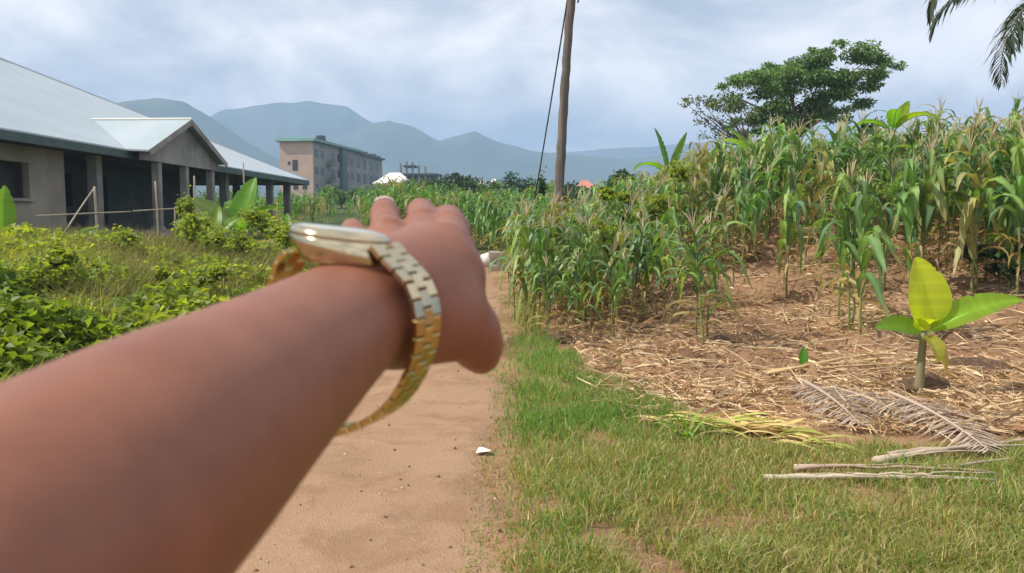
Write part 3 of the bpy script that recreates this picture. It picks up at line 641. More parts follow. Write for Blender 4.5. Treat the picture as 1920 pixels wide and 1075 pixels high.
def left_weeds():
    st = Stuff()
    x, y = sample_multi((120000, 3.6, 26, -150, 900), (34000, 3.0, 18, -900, -150), (16000, 1.6, 3.6, -900, 700))
    pc, hw = path_c(y); e = (pc-hw)-x
    H = (0.10+0.54*S(e/2.2)) * (0.75+0.4*fnoise(x, y, 1.6, 41)+0.2*fnoise(x, y, 4.0, 42)); zone = S((y-8.5+1.2*fnoise(x, y, 0.9, 81))/2.5)*S((20-y)/2)*S((-3.2-x+0.9*fnoise(x, y, 1.1, 82))/1.5)*S((x+10.5+1.2*fnoise(x, y, 0.8, 83))/2.5)
    H = np.clip(H, 0.04, 1.1)*(1-0.6*S((y-14)/7))*(1-0.15*zone)
    keep = (e > 0.0+0.15*fnoise(x, y, 3, 43)) & (x > -14) & (rng.random(len(x)) > 0.22*zone)
    x, y, H, e = x[keep], y[keep], H[keep], e[keep]; n_ = len(x)
    zz = gz(x, y)+H*np.sqrt(rng.random(n_))
    base = np.stack([x, y, zz], 1); D0 = rand_dirs(n_, 0.25); Nn = unit(np.stack([0.5*rng.standard_normal(n_), 0.5*rng.standard_normal(n_), np.ones(n_)], 1))
    tone = S(fnoise(x, y, 1.1, 44)*0.7+0.72)[:, None]
    ca = mixcols(n_, [(0.26, 0.31, 0.035), (0.32, 0.36, 0.055), (0.18, 0.25, 0.03)]); cb = mixcols(n_, [(0.13, 0.21, 0.025), (0.17, 0.25, 0.035), (0.08, 0.14, 0.022)])
    size = (0.055+0.075*rng.random(n_))*(1+0.025*y)
    st.add(*leaf_mass(base, D0, Nn, size, size*0.75, ca*tone+cb*(1-tone)))
    # grass spears through the leaf carpet and the tall brown seeding grass behind
    x, y = sample_multi((22000, 4.0, 24, -100, 880), (6000, 2.0, 18, -900, -100)); pc, hw = path_c(y); e = (pc-hw)-x; k = (e > 0.1) & (x > -14); x, y, e = x[k], y[k], e[k]; n_ = len(x)
    V, F, C = blades(np.stack([x, y, gz(x, y)], 1), (0.22+0.42*rng.random(n_))*(0.3+0.7*S(e/1.5))*(1-0.5*S((y-14)/7)), 0.3+0.6*rng.random(n_), 0.008+0.012*rng.random(n_), mixcols(n_, [(0.24, 0.30, 0.045), (0.34, 0.36, 0.09), (0.14, 0.20, 0.035)]))
    st.add(V, F, C)
    tag(put('weeds', st.mesh('weeds'), M['weed_leaf']), 'rank bright green weeds and creepers covering the bank left of the path', 'weeds', kind='stuff')
    st = Stuff()
    x, y = sample_wedge(19000, 8.5, 19, 60, 640); pc, hw = path_c(y); e = (pc-hw)-x; k = (S((y-8.5+1.2*fnoise(x, y, 0.9, 81))/2.5)*S((-3.2-x+0.9*fnoise(x, y, 1.1, 82))/1.5)*S((x+10.5+1.2*fnoise(x, y, 0.8, 83))/2.5) > 0.15+0.7*rng.random(len(x))) & (e > 0.8); x, y, e = x[k], y[k], e[k]; n_ = len(x)
    V, F, C = blades(np.stack([x, y, gz(x, y)+0.1], 1), 0.40+0.38*rng.random(n_), 0.2+0.5*rng.random(n_), 0.008+0.008*rng.random(n_), mixcols(n_, [(0.20, 0.20, 0.06), (0.29, 0.25, 0.09), (0.17, 0.21, 0.045), (0.24, 0.19, 0.075)]))
    st.add(V, F, C); tag(put('tall_grass', st.mesh('tall_grass'), M['straw']), 'tall brownish seeding grass in front of the bungalow plinth', 'grass', kind='stuff')
    st = Stuff()
    x, y = sample_wedge(12000, 8.0, 13.5, -120, 190); k = fnoise(x, y, 1.0, 51) > -0.5; x, y = x[k], y[k]; n_ = len(x)
    V, F, C = blades(np.stack([x, y, gz(x, y)+0.1], 1), 0.40+0.48*rng.random(n_), 0.4+0.6*rng.random(n_), 0.014+0.016*rng.random(n_), mixcols(n_, [(0.25, 0.29, 0.05), (0.30, 0.30, 0.07), (0.17, 0.23, 0.035)]), 0.8)
    st.add(V, F, C); tag(put('reed_grass', st.mesh('reed_grass'), M['weed_leaf']), 'tall yellow green reed grass at the left edge below the window', 'grass', kind='stuff')
left_weeds()

# ------------------------------------------------------------------ maize
def arc_leaf(length, w0, a0, droop, seg=8, fold=0.35, twist=0.0, wave=0.0, seed=0, hang=None):
    """arching strap leaf from the origin in the XZ plane, channelled along the midrib"""
    r = random.Random(seed); V = []; pos = np.zeros(3); ang = a0
    for i in range(seg+1):
        t = i/seg; wd = w0*(0.55+0.45*min(1, t*5))*(1-t**2.2)**0.75+0.0012
        tw = twist*t; d = np.array((math.cos(ang), 0, math.sin(ang))); nn = np.array((-math.sin(ang), 0, math.cos(ang))); sd = np.array((0, 1.0, 0))
        s2 = sd*math.cos(tw)+nn*math.sin(tw); n2 = nn*math.cos(tw)-sd*math.sin(tw)
        f = fold*(1-0.6*t); wv1 = wave*math.sin(i*2.1+seed)*wd; wv2 = wave*math.sin(i*2.6+seed*2+1)*wd
        V += [pos+s2*wd/2+n2*(wd*f/2+wv1), pos.copy(), pos-s2*wd/2+n2*(wd*f/2+wv2)]
        pos = pos+d*length/seg; ang -= droop/seg*(0.35+1.3*t) if hang is None else droop*max(0.0, 1-abs((t+0.5/seg)-hang)/0.24)/(0.24*seg)
    F = [q for i in range(seg) for q in ((3*i, 3*i+3, 3*i+4, 3*i+1), (3*i+1, 3*i+4, 3*i+5, 3*i+2))]
    return np.array(V), np.array(F)
MAIZE_G = [(0.075, 0.155, 0.038), (0.10, 0.19, 0.040), (0.065, 0.135, 0.045), (0.115, 0.215, 0.045), (0.09, 0.17, 0.05), (0.155, 0.235, 0.05), (0.06, 0.125, 0.04)]
def leafcol(V, rr, pal):
    n_ = len(V); c = np.array(pal[rr.randrange(len(pal))]); c = c*(0.85+0.35*rr.random()); out = np.repeat(c[None], n_, 0)
    out[1::3] = out[1::3]*1.5+0.03
    if rr.random() < 0.4:
        k = int(n_*0.75); out[k:] = out[k:]*0.4+np.array((0.25, 0.17, 0.06))*0.6
    return out
rr = random.Random(5)
LEAF = []
for s in range(18):
    if s % 3:
        V, F = arc_leaf(0.66+0.36*rr.random(), 0.075+0.05*rr.random(), R(58+20*rr.random()), R(128+30*rr.random()), 11, 0.35, rr.uniform(-0.9, 0.9), 0.18, s, 0.26+0.16*rr.random())
    else:
        V, F = arc_leaf(0.70+0.30*rr.random(), 0.075+0.04*rr.random(), R(58+18*rr.random()), R(130+80*rr.random()), 10, 0.4, rr.uniform(-0.8, 0.8), 0.16, s)
    LEAF.append((V, F, leafcol(V, rr, MAIZE_G)))
LEAF_DRY = []
for s in range(4):
    V, F = arc_leaf(0.45+0.2*rr.random(), 0.04, R(30), R(150+50*rr.random()), 7, 0.7, rr.uniform(-2, 2), 0.2, s+40)
    LEAF_DRY.append((V, F, np.repeat(np.array(rr.choice([(0.42, 0.29, 0.13), (0.34, 0.24, 0.11), (0.36, 0.30, 0.10)]))[None], len(V), 0)))
LEAF_ME = [mesh_np('maize_leaf', V, F, C, True) for V, F, C in LEAF]
DRY_ME = [mesh_np('dry_maize_leaf', V, F, C, True) for V, F, C in LEAF_DRY]
for me in LEAF_ME+DRY_ME: me.materials.append(M['maize_leaf'])
def maize_parts(seed, H=1.75, dry=2):
    r = random.Random(seed); lx, ly = r.uniform(-0.06, 0.06), r.uniform(-0.06, 0.06)
    zs = np.linspace(0, H, 12); pts = np.stack([lx*(zs/H)**2*H+0.008*np.sin(zs*9+seed), ly*(zs/H)**2*H+0.008*np.cos(zs*8+seed), zs-0.03], 1)
    rad = 0.0155*(1-0.62*zs/H)*(1+0.12*((np.arange(12) % 2)))
    SV, SF = tube(pts, rad, 6)
    sc = np.repeat(np.array([[0.17, 0.19, 0.055]]), len(SV), 0)*(0.8+0.4*r.random())
    leaves = []; az = r.random()*6.28; nl = r.randint(16, 19)
    for k in range(nl):
        z = H*(0.13+0.82*k/(nl-1)); i = np.interp(z, zs, np.arange(12)); p = np.array([np.interp(z, pts[:, 2], pts[:, j]) for j in range(3)])
        isdry = k < dry and r.random() < 0.8
        leaves.append((isdry, r.randrange(4) if isdry else r.randrange(18), p, az+k*math.pi+r.uniform(-0.5, 0.5), (0.75+0.35*math.sin(math.pi*min(1, (k+1.5)/nl)))*r.uniform(0.85, 1.1), r.uniform(-0.15, 0.15)))
    # tassel
    tv = MB(); top = pts[-1]; nb = r.randint(6, 10)
    for k in range(nb):
        a = r.random()*6.28; sp = 0.02 if k == 0 else r.uniform(0.07, 0.15); hh = 0.30 if k == 0 else r.uniform(0.18, 0.26)
        q = bezier(top-np.array((0, 0, 0.02)), top+np.array((0.3*sp*math.cos(a), 0.3*sp*math.sin(a), hh*0.7)), top+np.array((sp*math.cos(a), sp*math.sin(a), hh)), 4)
        tv.tube(q, [0.0045, 0.0058, 0.0055, 0.0025], 3, cap=False)
    tcol = np.repeat(np.array([r.choice([(0.46, 0.39, 0.24), (0.52, 0.44, 0.27), (0.36, 0.33, 0.16)])]), len(tv.V), 0)
    ear = None
    if r.random() < 0.55:
        z = H*r.uniform(0.42, 0.55); p = np.array([np.interp(z, pts[:, 2], pts[:, j]) for j in range(3)]); a = az+r.random(); d = np.array((math.cos(a)*0.3, math.sin(a)*0.3, 0.95))
        ear = tube([p+d*q for q in (0, 0.04, 0.10, 0.17, 0.21, 0.24)], [0.012, 0.022, 0.027, 0.023, 0.012, 0.004], 7)
    return (SV, SF, sc), leaves, (np.array(tv.V), tv.F, tcol), ear
def leaf_xform(V, p, az, s, tilt):
    ca, sa = math.cos(az), math.sin(az); ct, stt = math.cos(tilt), math.sin(tilt)
    q = V*s; q = np.stack([q[:, 0], q[:, 1]*ct-q[:, 2]*stt, q[:, 1]*stt+q[:, 2]*ct], 1)
    return np.stack([q[:, 0]*ca-q[:, 1]*sa, q[:, 0]*sa+q[:, 1]*ca, q[:, 2]], 1)+p
M['maize_stalk'] = foliage('maize_stalk', 0.05, 0.6, 0.1)
VAR = []
for s in range(9):
    (SV, SF, sc), leaves, (TV, TF, tcol), ear = maize_parts(100+s, 1.55+0.1*(s % 4), 6)
    fol = Stuff()
    for isdry, k, p, az, sc_, tilt in leaves:
        V, F, C = (LEAF_DRY if isdry else LEAF)[k]; fol.add(leaf_xform(V, p, az, sc_, tilt), F, C)
    sm = mesh_np('maize_stalk', SV, SF, sc, True); sm.materials.append(M['maize_stalk'])
    tm = mesh_np('maize_tassel', TV, TF, tcol); tm.materials.append(M['straw'])
    em = None
    if ear: em = mesh_np('maize_ear', ear[0], ear[1], np.repeat(np.array([[0.30, 0.27, 0.10]]), len(ear[0]), 0), True); em.materials.append(M['straw'])
    fm = fol.mesh('maize_foliage'); fm.polygons.foreach_set('use_smooth', np.ones(len(fm.polygons), bool)); fm.materials.append(M['maize_leaf'])
    VAR.append(dict(me=LEAF_ME, stalk=sm, tassel=tm, ear=em, foliage=fm, leaves=leaves, H=1.55+0.1*(s % 4)))
PALE_ME = []
for V, F, C in LEAF:
    pm = mesh_np('pale_maize_leaf', V, F, C*0.35+np.array((0.20, 0.24, 0.07))*0.75, True); pm.materials.append(M['maize_leaf']); PALE_ME.append(pm)
TAN_ME = []
for q in range(9):
    fm = VAR[q]['foliage'].copy(); ca = fm.attributes['Col']; arr = np.empty(len(fm.vertices)*4, np.float32); ca.data.foreach_get('color', arr); arr = arr.reshape(-1, 4); arr[:, :3] = arr[:, :3]*0.4+np.array((0.40, 0.30, 0.14))*0.6; ca.data.foreach_set('color', arr.ravel()); TAN_ME.append(fm)
VAR.append(dict(VAR[0], me=PALE_ME)); VAR.append(dict(VAR[4], me=PALE_ME))
def link_copy(me, name, parent, loc=(0, 0, 0), rot=(0, 0, 0), s=1.0):
    o = bpy.data.objects.new(name, me); COL.objects.link(o); o.parent = parent
    o.location = tuple(map(float, loc)); o.rotation_euler = rot; o.scale = (s,)*3; return o
def maize(x, y, scale, var, label, group, full, rz=None, lean=(0, 0)):
    o = thing('maize_plant', onG(x, y, -0.01), label, 'maize plant', group, random.random()*6.28 if rz is None else rz)
    o.rotation_euler[0], o.rotation_euler[1] = lean; o.scale = (scale,)*3; v = VAR[var]
    link_copy(v['stalk'], 'stalk', o); link_copy(v['tassel'], 'tassel', o)
    if v['ear']: link_copy(v['ear'], 'ear', o)
    if full:
        for isdry, k, p, az, s, tilt in v['leaves']: link_copy((DRY_ME if isdry else v['me'])[k], 'leaf', o, p, (tilt, 0, az), s)
    else:
        link_copy(TAN_ME[var] if random.random() < 0.14 else v['foliage'], 'foliage', o)['kind'] = 'stuff'
    return o
front = [
 # base px, base py, top py, variant, label
 (985, 632, 468, 9, 'pale thin maize plant nearest the hand at the field corner'),
 (1028, 646, 478, 1, 'leafy maize plant at the front corner, second from the hand'),
 (1000, 600, 440, 10, 'maize plant just behind the pale corner plant beside the path'),
 (1078, 615, 432, 2, 'maize plant between the corner pair and the tall front one'),
 (1145, 648, 452, 3, 'tall dark maize plant standing alone on the front edge left of the bare soil'),
 (1112, 590, 402, 4, 'maize plant behind the tall front one, below the wooden pole'),
 (1205, 600, 400, 6, 'slim maize plant at the left edge of the bare straw patch'),
 (1262, 575, 372, 7, 'maize plant with bare lower stalk behind the straw patch left side'),
 (1318, 648, 392, 8, 'maize plant with hanging leaves casting a dark shadow on straw'),
 (1306, 640, 420, 2, 'shorter maize plant sharing its base with the shadow casting one'),
 (1475, 560, 322, 0, 'single bare stalked maize plant in the middle of the straw slope'),
 (1590, 622, 300, 3, 'thick leafed maize plant in the front clump left of the young banana'),
 (1612, 628, 330, 8, 'right hand maize plant of the front clump left of the young banana'),
 (1572, 600, 318, 5, 'rear maize plant of the front clump left of the young banana'),
 (1722, 500, 262, 4, 'maize plant directly behind the upright banana leaf'),
 (1832, 548, 250, 6, 'tall maize plant behind the right spreading banana leaf'),
 (1818, 520, 232, 1, 'maize plant with long hanging leaves near the dark log'),
 (1908, 560, 236, 7, 'maize plant cut by the right picture edge'),
 (1390, 520, 338, 3, 'maize plant on the straw slope right of the shadow casting one'),
 (1660, 540, 300, 0, 'maize plant on the slope behind the banana clump gap'),
 (1538, 500, 300, 6, 'maize plant at the top of the straw slope, above the front clump'),
]
for bx, by, ty, var, lab in front:
    p = G(bx, by); D = p[1]; sc_ = ((by-ty)/FPX*D)/(VAR[var]['H']+0.18)
    maize(p[0], p[1], min(sc_, 1.5), var, lab, 'maize plants along the front of the field', True, lean=(random.uniform(-0.06, 0.06), random.uniform(-0.06, 0.06)))
for bx, by, ty, var, lab in (
 (1325, 640, 400, 4, 'maize plant at the right of the trio beside the dark ground shadow'), (1150, 640, 470, 6, 'lower maize plant leaning on the tall dark front one'),
 (1600, 612, 350, 1, 'short maize plant in the middle of the front clump by the young banana'), (1245, 610, 430, 0, 'short maize plant alone on the left margin of the bare straw'),
 (1060, 638, 490, 7, 'short leafy maize plant between corner plant and tall front one'), (1095, 640, 470, 8, 'maize plant right beside the reddish clod on the front edge'),
 (965, 600, 470, 10, 'pale maize plant closest to the thumb at the path edge'), (1012, 618, 470, 9, 'pale yellowish maize plant third from the path edge')):
    p = G(bx, by); D = p[1]; sc_ = ((by-ty)/FPX*D)/(VAR[var]['H']+0.18)
    maize(p[0], p[1], min(sc_, 1.5), var, lab, 'maize plants along the front of the field', True, lean=(random.uniform(-0.08, 0.08), random.uniform(-0.08, 0.08)))
# crowded rows on the rise
cnt = 0; spots = []
for yy in np.arange(11.2, 24, 0.55):
    for xx in np.arange(0.2, 17, 0.58):
        x = xx+random.uniform(-0.25, 0.25); y = yy+random.uniform(-0.25, 0.25)
        px = 960+x/y*FPX
        if px > 1990 or px < 966: continue
        openp = (1180 < px < 1700) and y < 15.4-0.5*math.sin(px*0.02)
        if openp and random.random() < 0.93: continue
        if y < 13.6 and px > 1650 and random.random() < 0.6: continue
        if px < 968+max(0, 12.5-y)*16 and y < 16: continue
        if px > 1200 and y < 12.2: continue
        if random.random() < 0.10: continue
        spots.append((x, y, px))
        if px < 1215 and y < 15.5: spots.append((x+random.uniform(0.15, 0.4), y+random.uniform(-0.3, 0.3), px+20))
spots.sort(key=lambda s: s[1])
near_spots, far_spots = spots[:272], spots[272:]
for x, y, px in near_spots:
    lab = ('maize plant in the crowded rows between the wooden pole and the straw slope', 'maize rows left of the straw slope') if px < 1240 else \
          (('maize plant in the crowded rows above the straw slope, below the dark tree', 'maize rows above the straw slope') if px < 1640 else
           ('maize plant in the crowded rows at the right, under the palm fronds', 'maize rows at the right'))
    low = 0.86 if px < 1240 else (1.0 if px < 1700 else 1.0+0.12*min(1, (px-1700)/120))
    maize(x, y, low*random.uniform(0.85, 1.25), random.randrange(9), lab[0], lab[1], False, lean=(random.uniform(-0.08, 0.08), random.uniform(-0.08, 0.08)))
def maize_mass(name, pts, label, seed, hs=1.0, tint=(1, 1, 1), tass=True):
    r = random.Random(seed); st = Stuff()
    for x, y in pts:
        v = VAR[r.randrange(9)]; sc_ = hs*r.uniform(0.85, 1.2); a = r.random()*6.28; b0 = onG(x, y); dryp = r.random() < (0.5 if (4.5 < x < 9.5 and y < 40 and tass) else 0.12)
        for isdry, k, p, az, s, tilt in v['leaves'][2:]:
            V, F, C = (LEAF_DRY if isdry else LEAF)[k]
            C = C*np.array(tint)*(0.8+0.5*r.random()); C = C*0.3+np.array((0.42, 0.31, 0.15))*0.7 if dryp else C; st.add(leaf_xform(V, p, az+a, s, tilt)*sc_+b0, F, C)
        if tass and r.random() < 0.7:
            n_ = 6; bb = np.repeat((b0+np.array((0, 0, v['H']*sc_)))[None], n_, 0)
            st.add(*blades(bb, np.full(n_, 0.26*sc_), np.full(n_, 0.5), np.full(n_, 0.02), np.repeat([[0.46, 0.39, 0.24]], n_, 0)))
    o = put(name, st.mesh(name), M['maize_leaf']); tag(o, label, 'maize', kind='stuff')
maize_mass('maize_field', [(x, y) for x, y, px in far_spots]+[(random.uniform(4, 22), random.uniform(24, 30)) for _ in range(90)]+[(y_*random.uniform(0.70, 1.0), y_) for y_ in [random.uniform(12, 22) for _ in range(90)]], 'dense maize crop at the back of the rise below the tree', 3)
pts = []
for k in range(900):
    D = 26*(66/26)**random.random(); px = random.uniform(380, 1045)
    x = (px-960)/FPX*D
    if px < 700 and D < 52: continue
    c_, _ = path_c(D)
    if abs(x-c_) < 1.3 and D < 38: continue
    pts.append((x, D))
maize_mass('far_maize', pts, 'far green maize plot beyond the fingers and the path', 4, 1.08, (1.15, 1.15, 0.9), False)

# ------------------------------------------------------------------ banana plants
def banana_leaf(length, width, a0, droop, col, seed=0, seg=34, roll=0.0, tear=0.15, fold=0.45):
    """returns blade (V,F,C) and midrib (V,F) growing from the origin in the XZ plane"""
    r = random.Random(seed); pos = np.zeros(3); ang = a0; V = []; C = []; mid = []
    for i in range(seg+1):
        t = i/seg; pet = 0.10
        wd = 0.012 if t < pet else width*max(0.02, math.sin(math.pi*min(1, ((t-pet)/(1-pet))**0.75*0.97+0.02)))**0.72
        d = np.array((math.cos(ang), 0, math.sin(ang))); nn = np.array((-math.sin(ang), 0, math.cos(ang))); sd = np.array((0, 1.0, 0))
        s2 = sd*math.cos(roll)+nn*math.sin(roll); n2 = nn*math.cos(roll)-sd*math.sin(roll)
        j1 = 1-(tear*2.4*r.random() if r.random() < 0.07 else 0.03*r.random()); j2 = 1-(tear*2.4*r.random() if r.random() < 0.07 else 0.03*r.random())
        f = fold
        V += [pos+s2*wd/2*j1+n2*wd*f*0.5, pos+s2*wd/4+n2*wd*f*0.32, pos.copy(), pos-s2*wd/4+n2*wd*f*0.32, pos-s2*wd/2*j2+n2*wd*f*0.5]
        c = np.array(col)*(0.90+0.17*r.random()); C += [c*0.95, c, c*1.25, c, c*0.95]
        mid.append(pos-n2*0.006); pos = pos+d*length/seg; ang -= droop/seg*(0.4+1.2*t)
    F = [(5*i+k, 5*i+5+k, 5*i+6+k, 5*i+1+k) for i in range(seg) for k in range(4)]
    mr = tube(mid, np.linspace(0.014, 0.003, seg+1)*min(1, length), 6)
    return (np.array(V), np.array(F), np.array(C)), mr
def banana(loc, label, stem_h, stem_r, leaves, scale=1.0, group=None, lean=(0, 0), stemcol=(0.22, 0.19, 0.10)):
    o = thing('banana_plant', loc, label, 'banana plant', group)
    if stem_h > 0:
        zs = np.linspace(-0.05, stem_h, 9); pts = np.stack([lean[0]*zs, lean[1]*zs, zs], 1)
        V, F = tube(pts, np.linspace(stem_r*1.25, stem_r*0.75, 9), 10)
        put('stem', mesh_np('stem', V, F, np.repeat([stemcol], len(V), 0), True), M['maize_stalk'], o)
    top = np.array((lean[0]*stem_h, lean[1]*stem_h, stem_h))
    for k, (az, a0, ln, wd, dr, col, roll) in enumerate(leaves):
        (V, F, C), (MV, MF) = banana_leaf(ln, wd, R(a0), R(dr), col, k*7+int(loc[0]*10), roll=R(roll))
        lo = put('leaf', mesh_np('leaf', V, F, C, True), M['banana_leaf'], o); lo.location = tuple(top-np.array((0, 0, 0.04))); lo.rotation_euler = (0, 0, R(az))
        put('midrib', mesh_np('midrib', MV, MF, np.repeat([np.clip(np.array(col)*1.4+0.05, 0, 0.6)], len(MV), 0), True), M['maize_stalk'], lo)
    return o
YG = (0.30, 0.42, 0.02); MG = (0.13, 0.27, 0.03); DG = (0.07, 0.16, 0.03)
p = G(1722, 742)
banana(p, 'young banana plant with bright lime leaves in the right foreground', 0.57, 0.036,
       [(100, 88, 0.68, 0.42, 25, (0.44, 0.52, 0.03), 0), (-8, 33, 0.84, 0.27, 30, (0.23, 0.40, 0.03), 42), (176, 24, 0.42, 0.20, 45, (0.15, 0.29, 0.03), -45),
        (-75, -18, 0.30, 0.14, 90, (0.36, 0.36, 0.06), 10), (-25, -45, 0.36, 0.15, 40, (0.45, 0.33, 0.10), 30), (-80, 65, 0.22, 0.22, 60, (0.40, 0.48, 0.03), 0)], lean=(0.04, 0))
p = G(1506, 690); banana(p, 'tiny banana sucker with a single green leaf on the straw', 0.04, 0.01, [(70, 80, 0.22, 0.10, 10, (0.08, 0.24, 0.03), 0)])
p = G(1960, 540); banana(p, 'banana plant at the right edge reaching a pale leaf towards the maize', 0.75, 0.06, [(160, 22, 0.95, 0.26, 55, MG, 10), (205, -8, 0.75, 0.24, 60, (0.24, 0.30, 0.03), 0), (95, 70, 0.9, 0.25, 40, MG, 30), (10, 50, 0.8, 0.25, 60, MG, 0), (185, -30, 0.6, 0.16, 60, (0.12, 0.20, 0.05), 0)])
p = onG(*(P(1668, 400, 16.5)[:2])); banana(p, 'banana plant with lime leaf poking above the maize at right', 2.05, 0.07, [(18, 62, 0.75, 0.26, 10, (0.26, 0.38, 0.03), 60), (140, 40, 0.9, 0.30, 90, MG, 0), (-60, 40, 1.1, 0.3, 90, (0.2, 0.3, 0.03), 0), (250, 50, 1.0, 0.3, 80, MG, 20)])
p = onG(*(P(1252, 380, 24)[:2])); banana(p, 'banana plant with upright furled leaves on the skyline right of the pole', 1.75, 0.09, [(165, 80, 1.5, 0.20, 18, DG, 60), (40, 62, 1.6, 0.24, 12, (0.12, 0.23, 0.03), 60), (-20, 50, 1.4, 0.35, 80, DG, 0), (200, 40, 1.3, 0.35, 90, MG, 0)])
p = onG(*(P(1410, 360, 22)[:2])); banana(p, 'broad leafed banana plant among the maize below the dark tree', 1.5, 0.09, [(120, 60, 1.4, 0.4, 40, MG, 20), (200, 50, 1.3, 0.38, 70, (0.15, 0.27, 0.04), 0), (-30, 55, 1.4, 0.4, 60, MG, 0)])
p = onG(*(P(452, 430, 22)[:2])); banana(p, 'banana plant with broad drooping leaves before the bungalow far end', 0.55, 0.08, [(60, 80, 1.75, 0.75, 25, (0.13, 0.28, 0.03), 15), (172, 46, 1.9, 0.50, 35, (0.15, 0.22, 0.07), -50), (-25, 35, 1.4, 0.4, 60, (0.17, 0.24, 0.06), 40), (195, 28, 1.2, 0.38, 60, MG, -40), (-90, 55, 1.2, 0.45, 90, MG, 0), (130, 65, 1.5, 0.5, 60, MG, -20), (20, 60, 1.5, 0.45, 70, MG, 30)], stemcol=(0.15, 0.19, 0.07))
p = onG(*(P(5, 440, 15)[:2])); banana(p, 'banana plant at the left edge with one big upright leaf', 0.35, 0.08, [(100, 84, 1.15, 0.42, 10, (0.15, 0.30, 0.03), 25), (170, 60, 1.2, 0.4, 50, MG, 0), (-40, 40, 1.0, 0.35, 70, MG, 0)])
p = onG(*(P(140, 455, 17)[:2])); banana(p, 'low banana plant with arching leaves under the broken fence rail', 0.30, 0.06, [(10, 48, 0.75, 0.22, 80, (0.17, 0.27, 0.03), 20), (160, 50, 0.7, 0.22, 90, (0.2, 0.3, 0.04), 0), (70, 60, 0.7, 0.2, 70, MG, 0)])

p = onG(*(P(400, 440, 19)[:2])); banana(p, 'ragged banana plant with arching leaves just right of the creeper column', 0.45, 0.07, [(170, 55, 1.2, 0.34, 70, MG, -35), (20, 60, 1.2, 0.34, 60, (0.17, 0.30, 0.04), 35), (95, 75, 1.1, 0.36, 40, (0.16, 0.29, 0.03), 0), (-90, 50, 0.9, 0.3, 80, (0.2, 0.3, 0.05), 0)], stemcol=(0.15, 0.19, 0.07))
p = onG(*(P(535, 440, 23)[:2])); banana(p, 'small banana plant under the far end of the bungalow roof', 0.4, 0.07, [(160, 50, 1.1, 0.32, 70, (0.2, 0.3, 0.05), -35), (15, 55, 1.1, 0.32, 70, MG, 35), (100, 70, 1.2, 0.36, 40, MG, 0)], stemcol=(0.15, 0.19, 0.07))
# ------------------------------------------------------------------ stick fence before the bungalow
def fence():
    D0 = 19.5; base = onG(*(P(180, 440, D0)[:2]))
    o = thing('stick_fence', base, 'rickety fence of thin sticks and rails in front of the bungalow', 'fence')
    def stick(name, a, b_, r0, r1=None):
        m_ = (a+b_)/2+rng.normal(0, 0.015, 3); V, F = tube(bezier(a, m_, b_, 7), np.linspace(r0, r1 or r0*0.8, 7), 6); part(name, V, F, M['stick'], o, smooth=True)
    for px, pt, D, r0 in ((177, 350, 19.5, 0.035), (291, 340, 21.5, 0.03), (364, 330, 23, 0.03), (240, 430, 20.5, 0.03), (456, 305, 25, 0.03), (328, 390, 22, 0.028), (520, 380, 27, 0.03)):
        q = P(px, pt, D); b0 = onG(q[0], q[1], -0.1); b0[0] = q[0]+rng.normal(0, 0.03); stick('post', b0, q, r0)
    stick('rail', P(70, 405, 18.3), P(245, 397, 20.3), 0.02); stick('rail', P(250, 396, 20.4), P(372, 389, 23), 0.02)
    stick('rail', P(378, 412, 23), P(470, 436, 24), 0.022); stick('rail', P(470, 425, 24.5), P(560, 418, 27), 0.02)
    stick('brace', P(116, 445, 18.2), P(176, 354, 19.4), 0.022)
fence()

# ------------------------------------------------------------------ trees, bushes, palms
def limb(mb, a, b_, r0, r1, bendy=0.15, n_=7, sides=7):
    a, b_ = np.asarray(a, float), np.asarray(b_, float); d = np.linalg.norm(b_-a)
    m_ = (a+b_)/2+rng.normal(0, bendy*d, 3); mb.tube(bezier(a, m_, b_, n_), np.linspace(r0, r1, n_), sides)
def clumps_leaves(cl, per, size, pal, jit=0.2, flat=0.6):
    st = Stuff()
    for c, rad in cl:
        n_ = max(20, int(per*(rad**1.6)))
        q = unit(rng.standard_normal((n_, 3)))*(rad*rng.random(n_)**0.45)[:, None]; q[:, 2] *= flat
        base = np.asarray(c)+q; D0 = unit(q+0.8*rad*rng.standard_normal((n_, 3))); Nn = unit(np.stack([0.5*rng.standard_normal(n_), 0.5*rng.standard_normal(n_), np.ones(n_)], 1))
        tone = 0.7+0.6*rng.random()
        s = size*(0.7+0.7*rng.random(n_)); st.add(*leaf_mass(base, D0, Nn, s, s*0.55, mixcols(n_, pal)*tone))
    return st
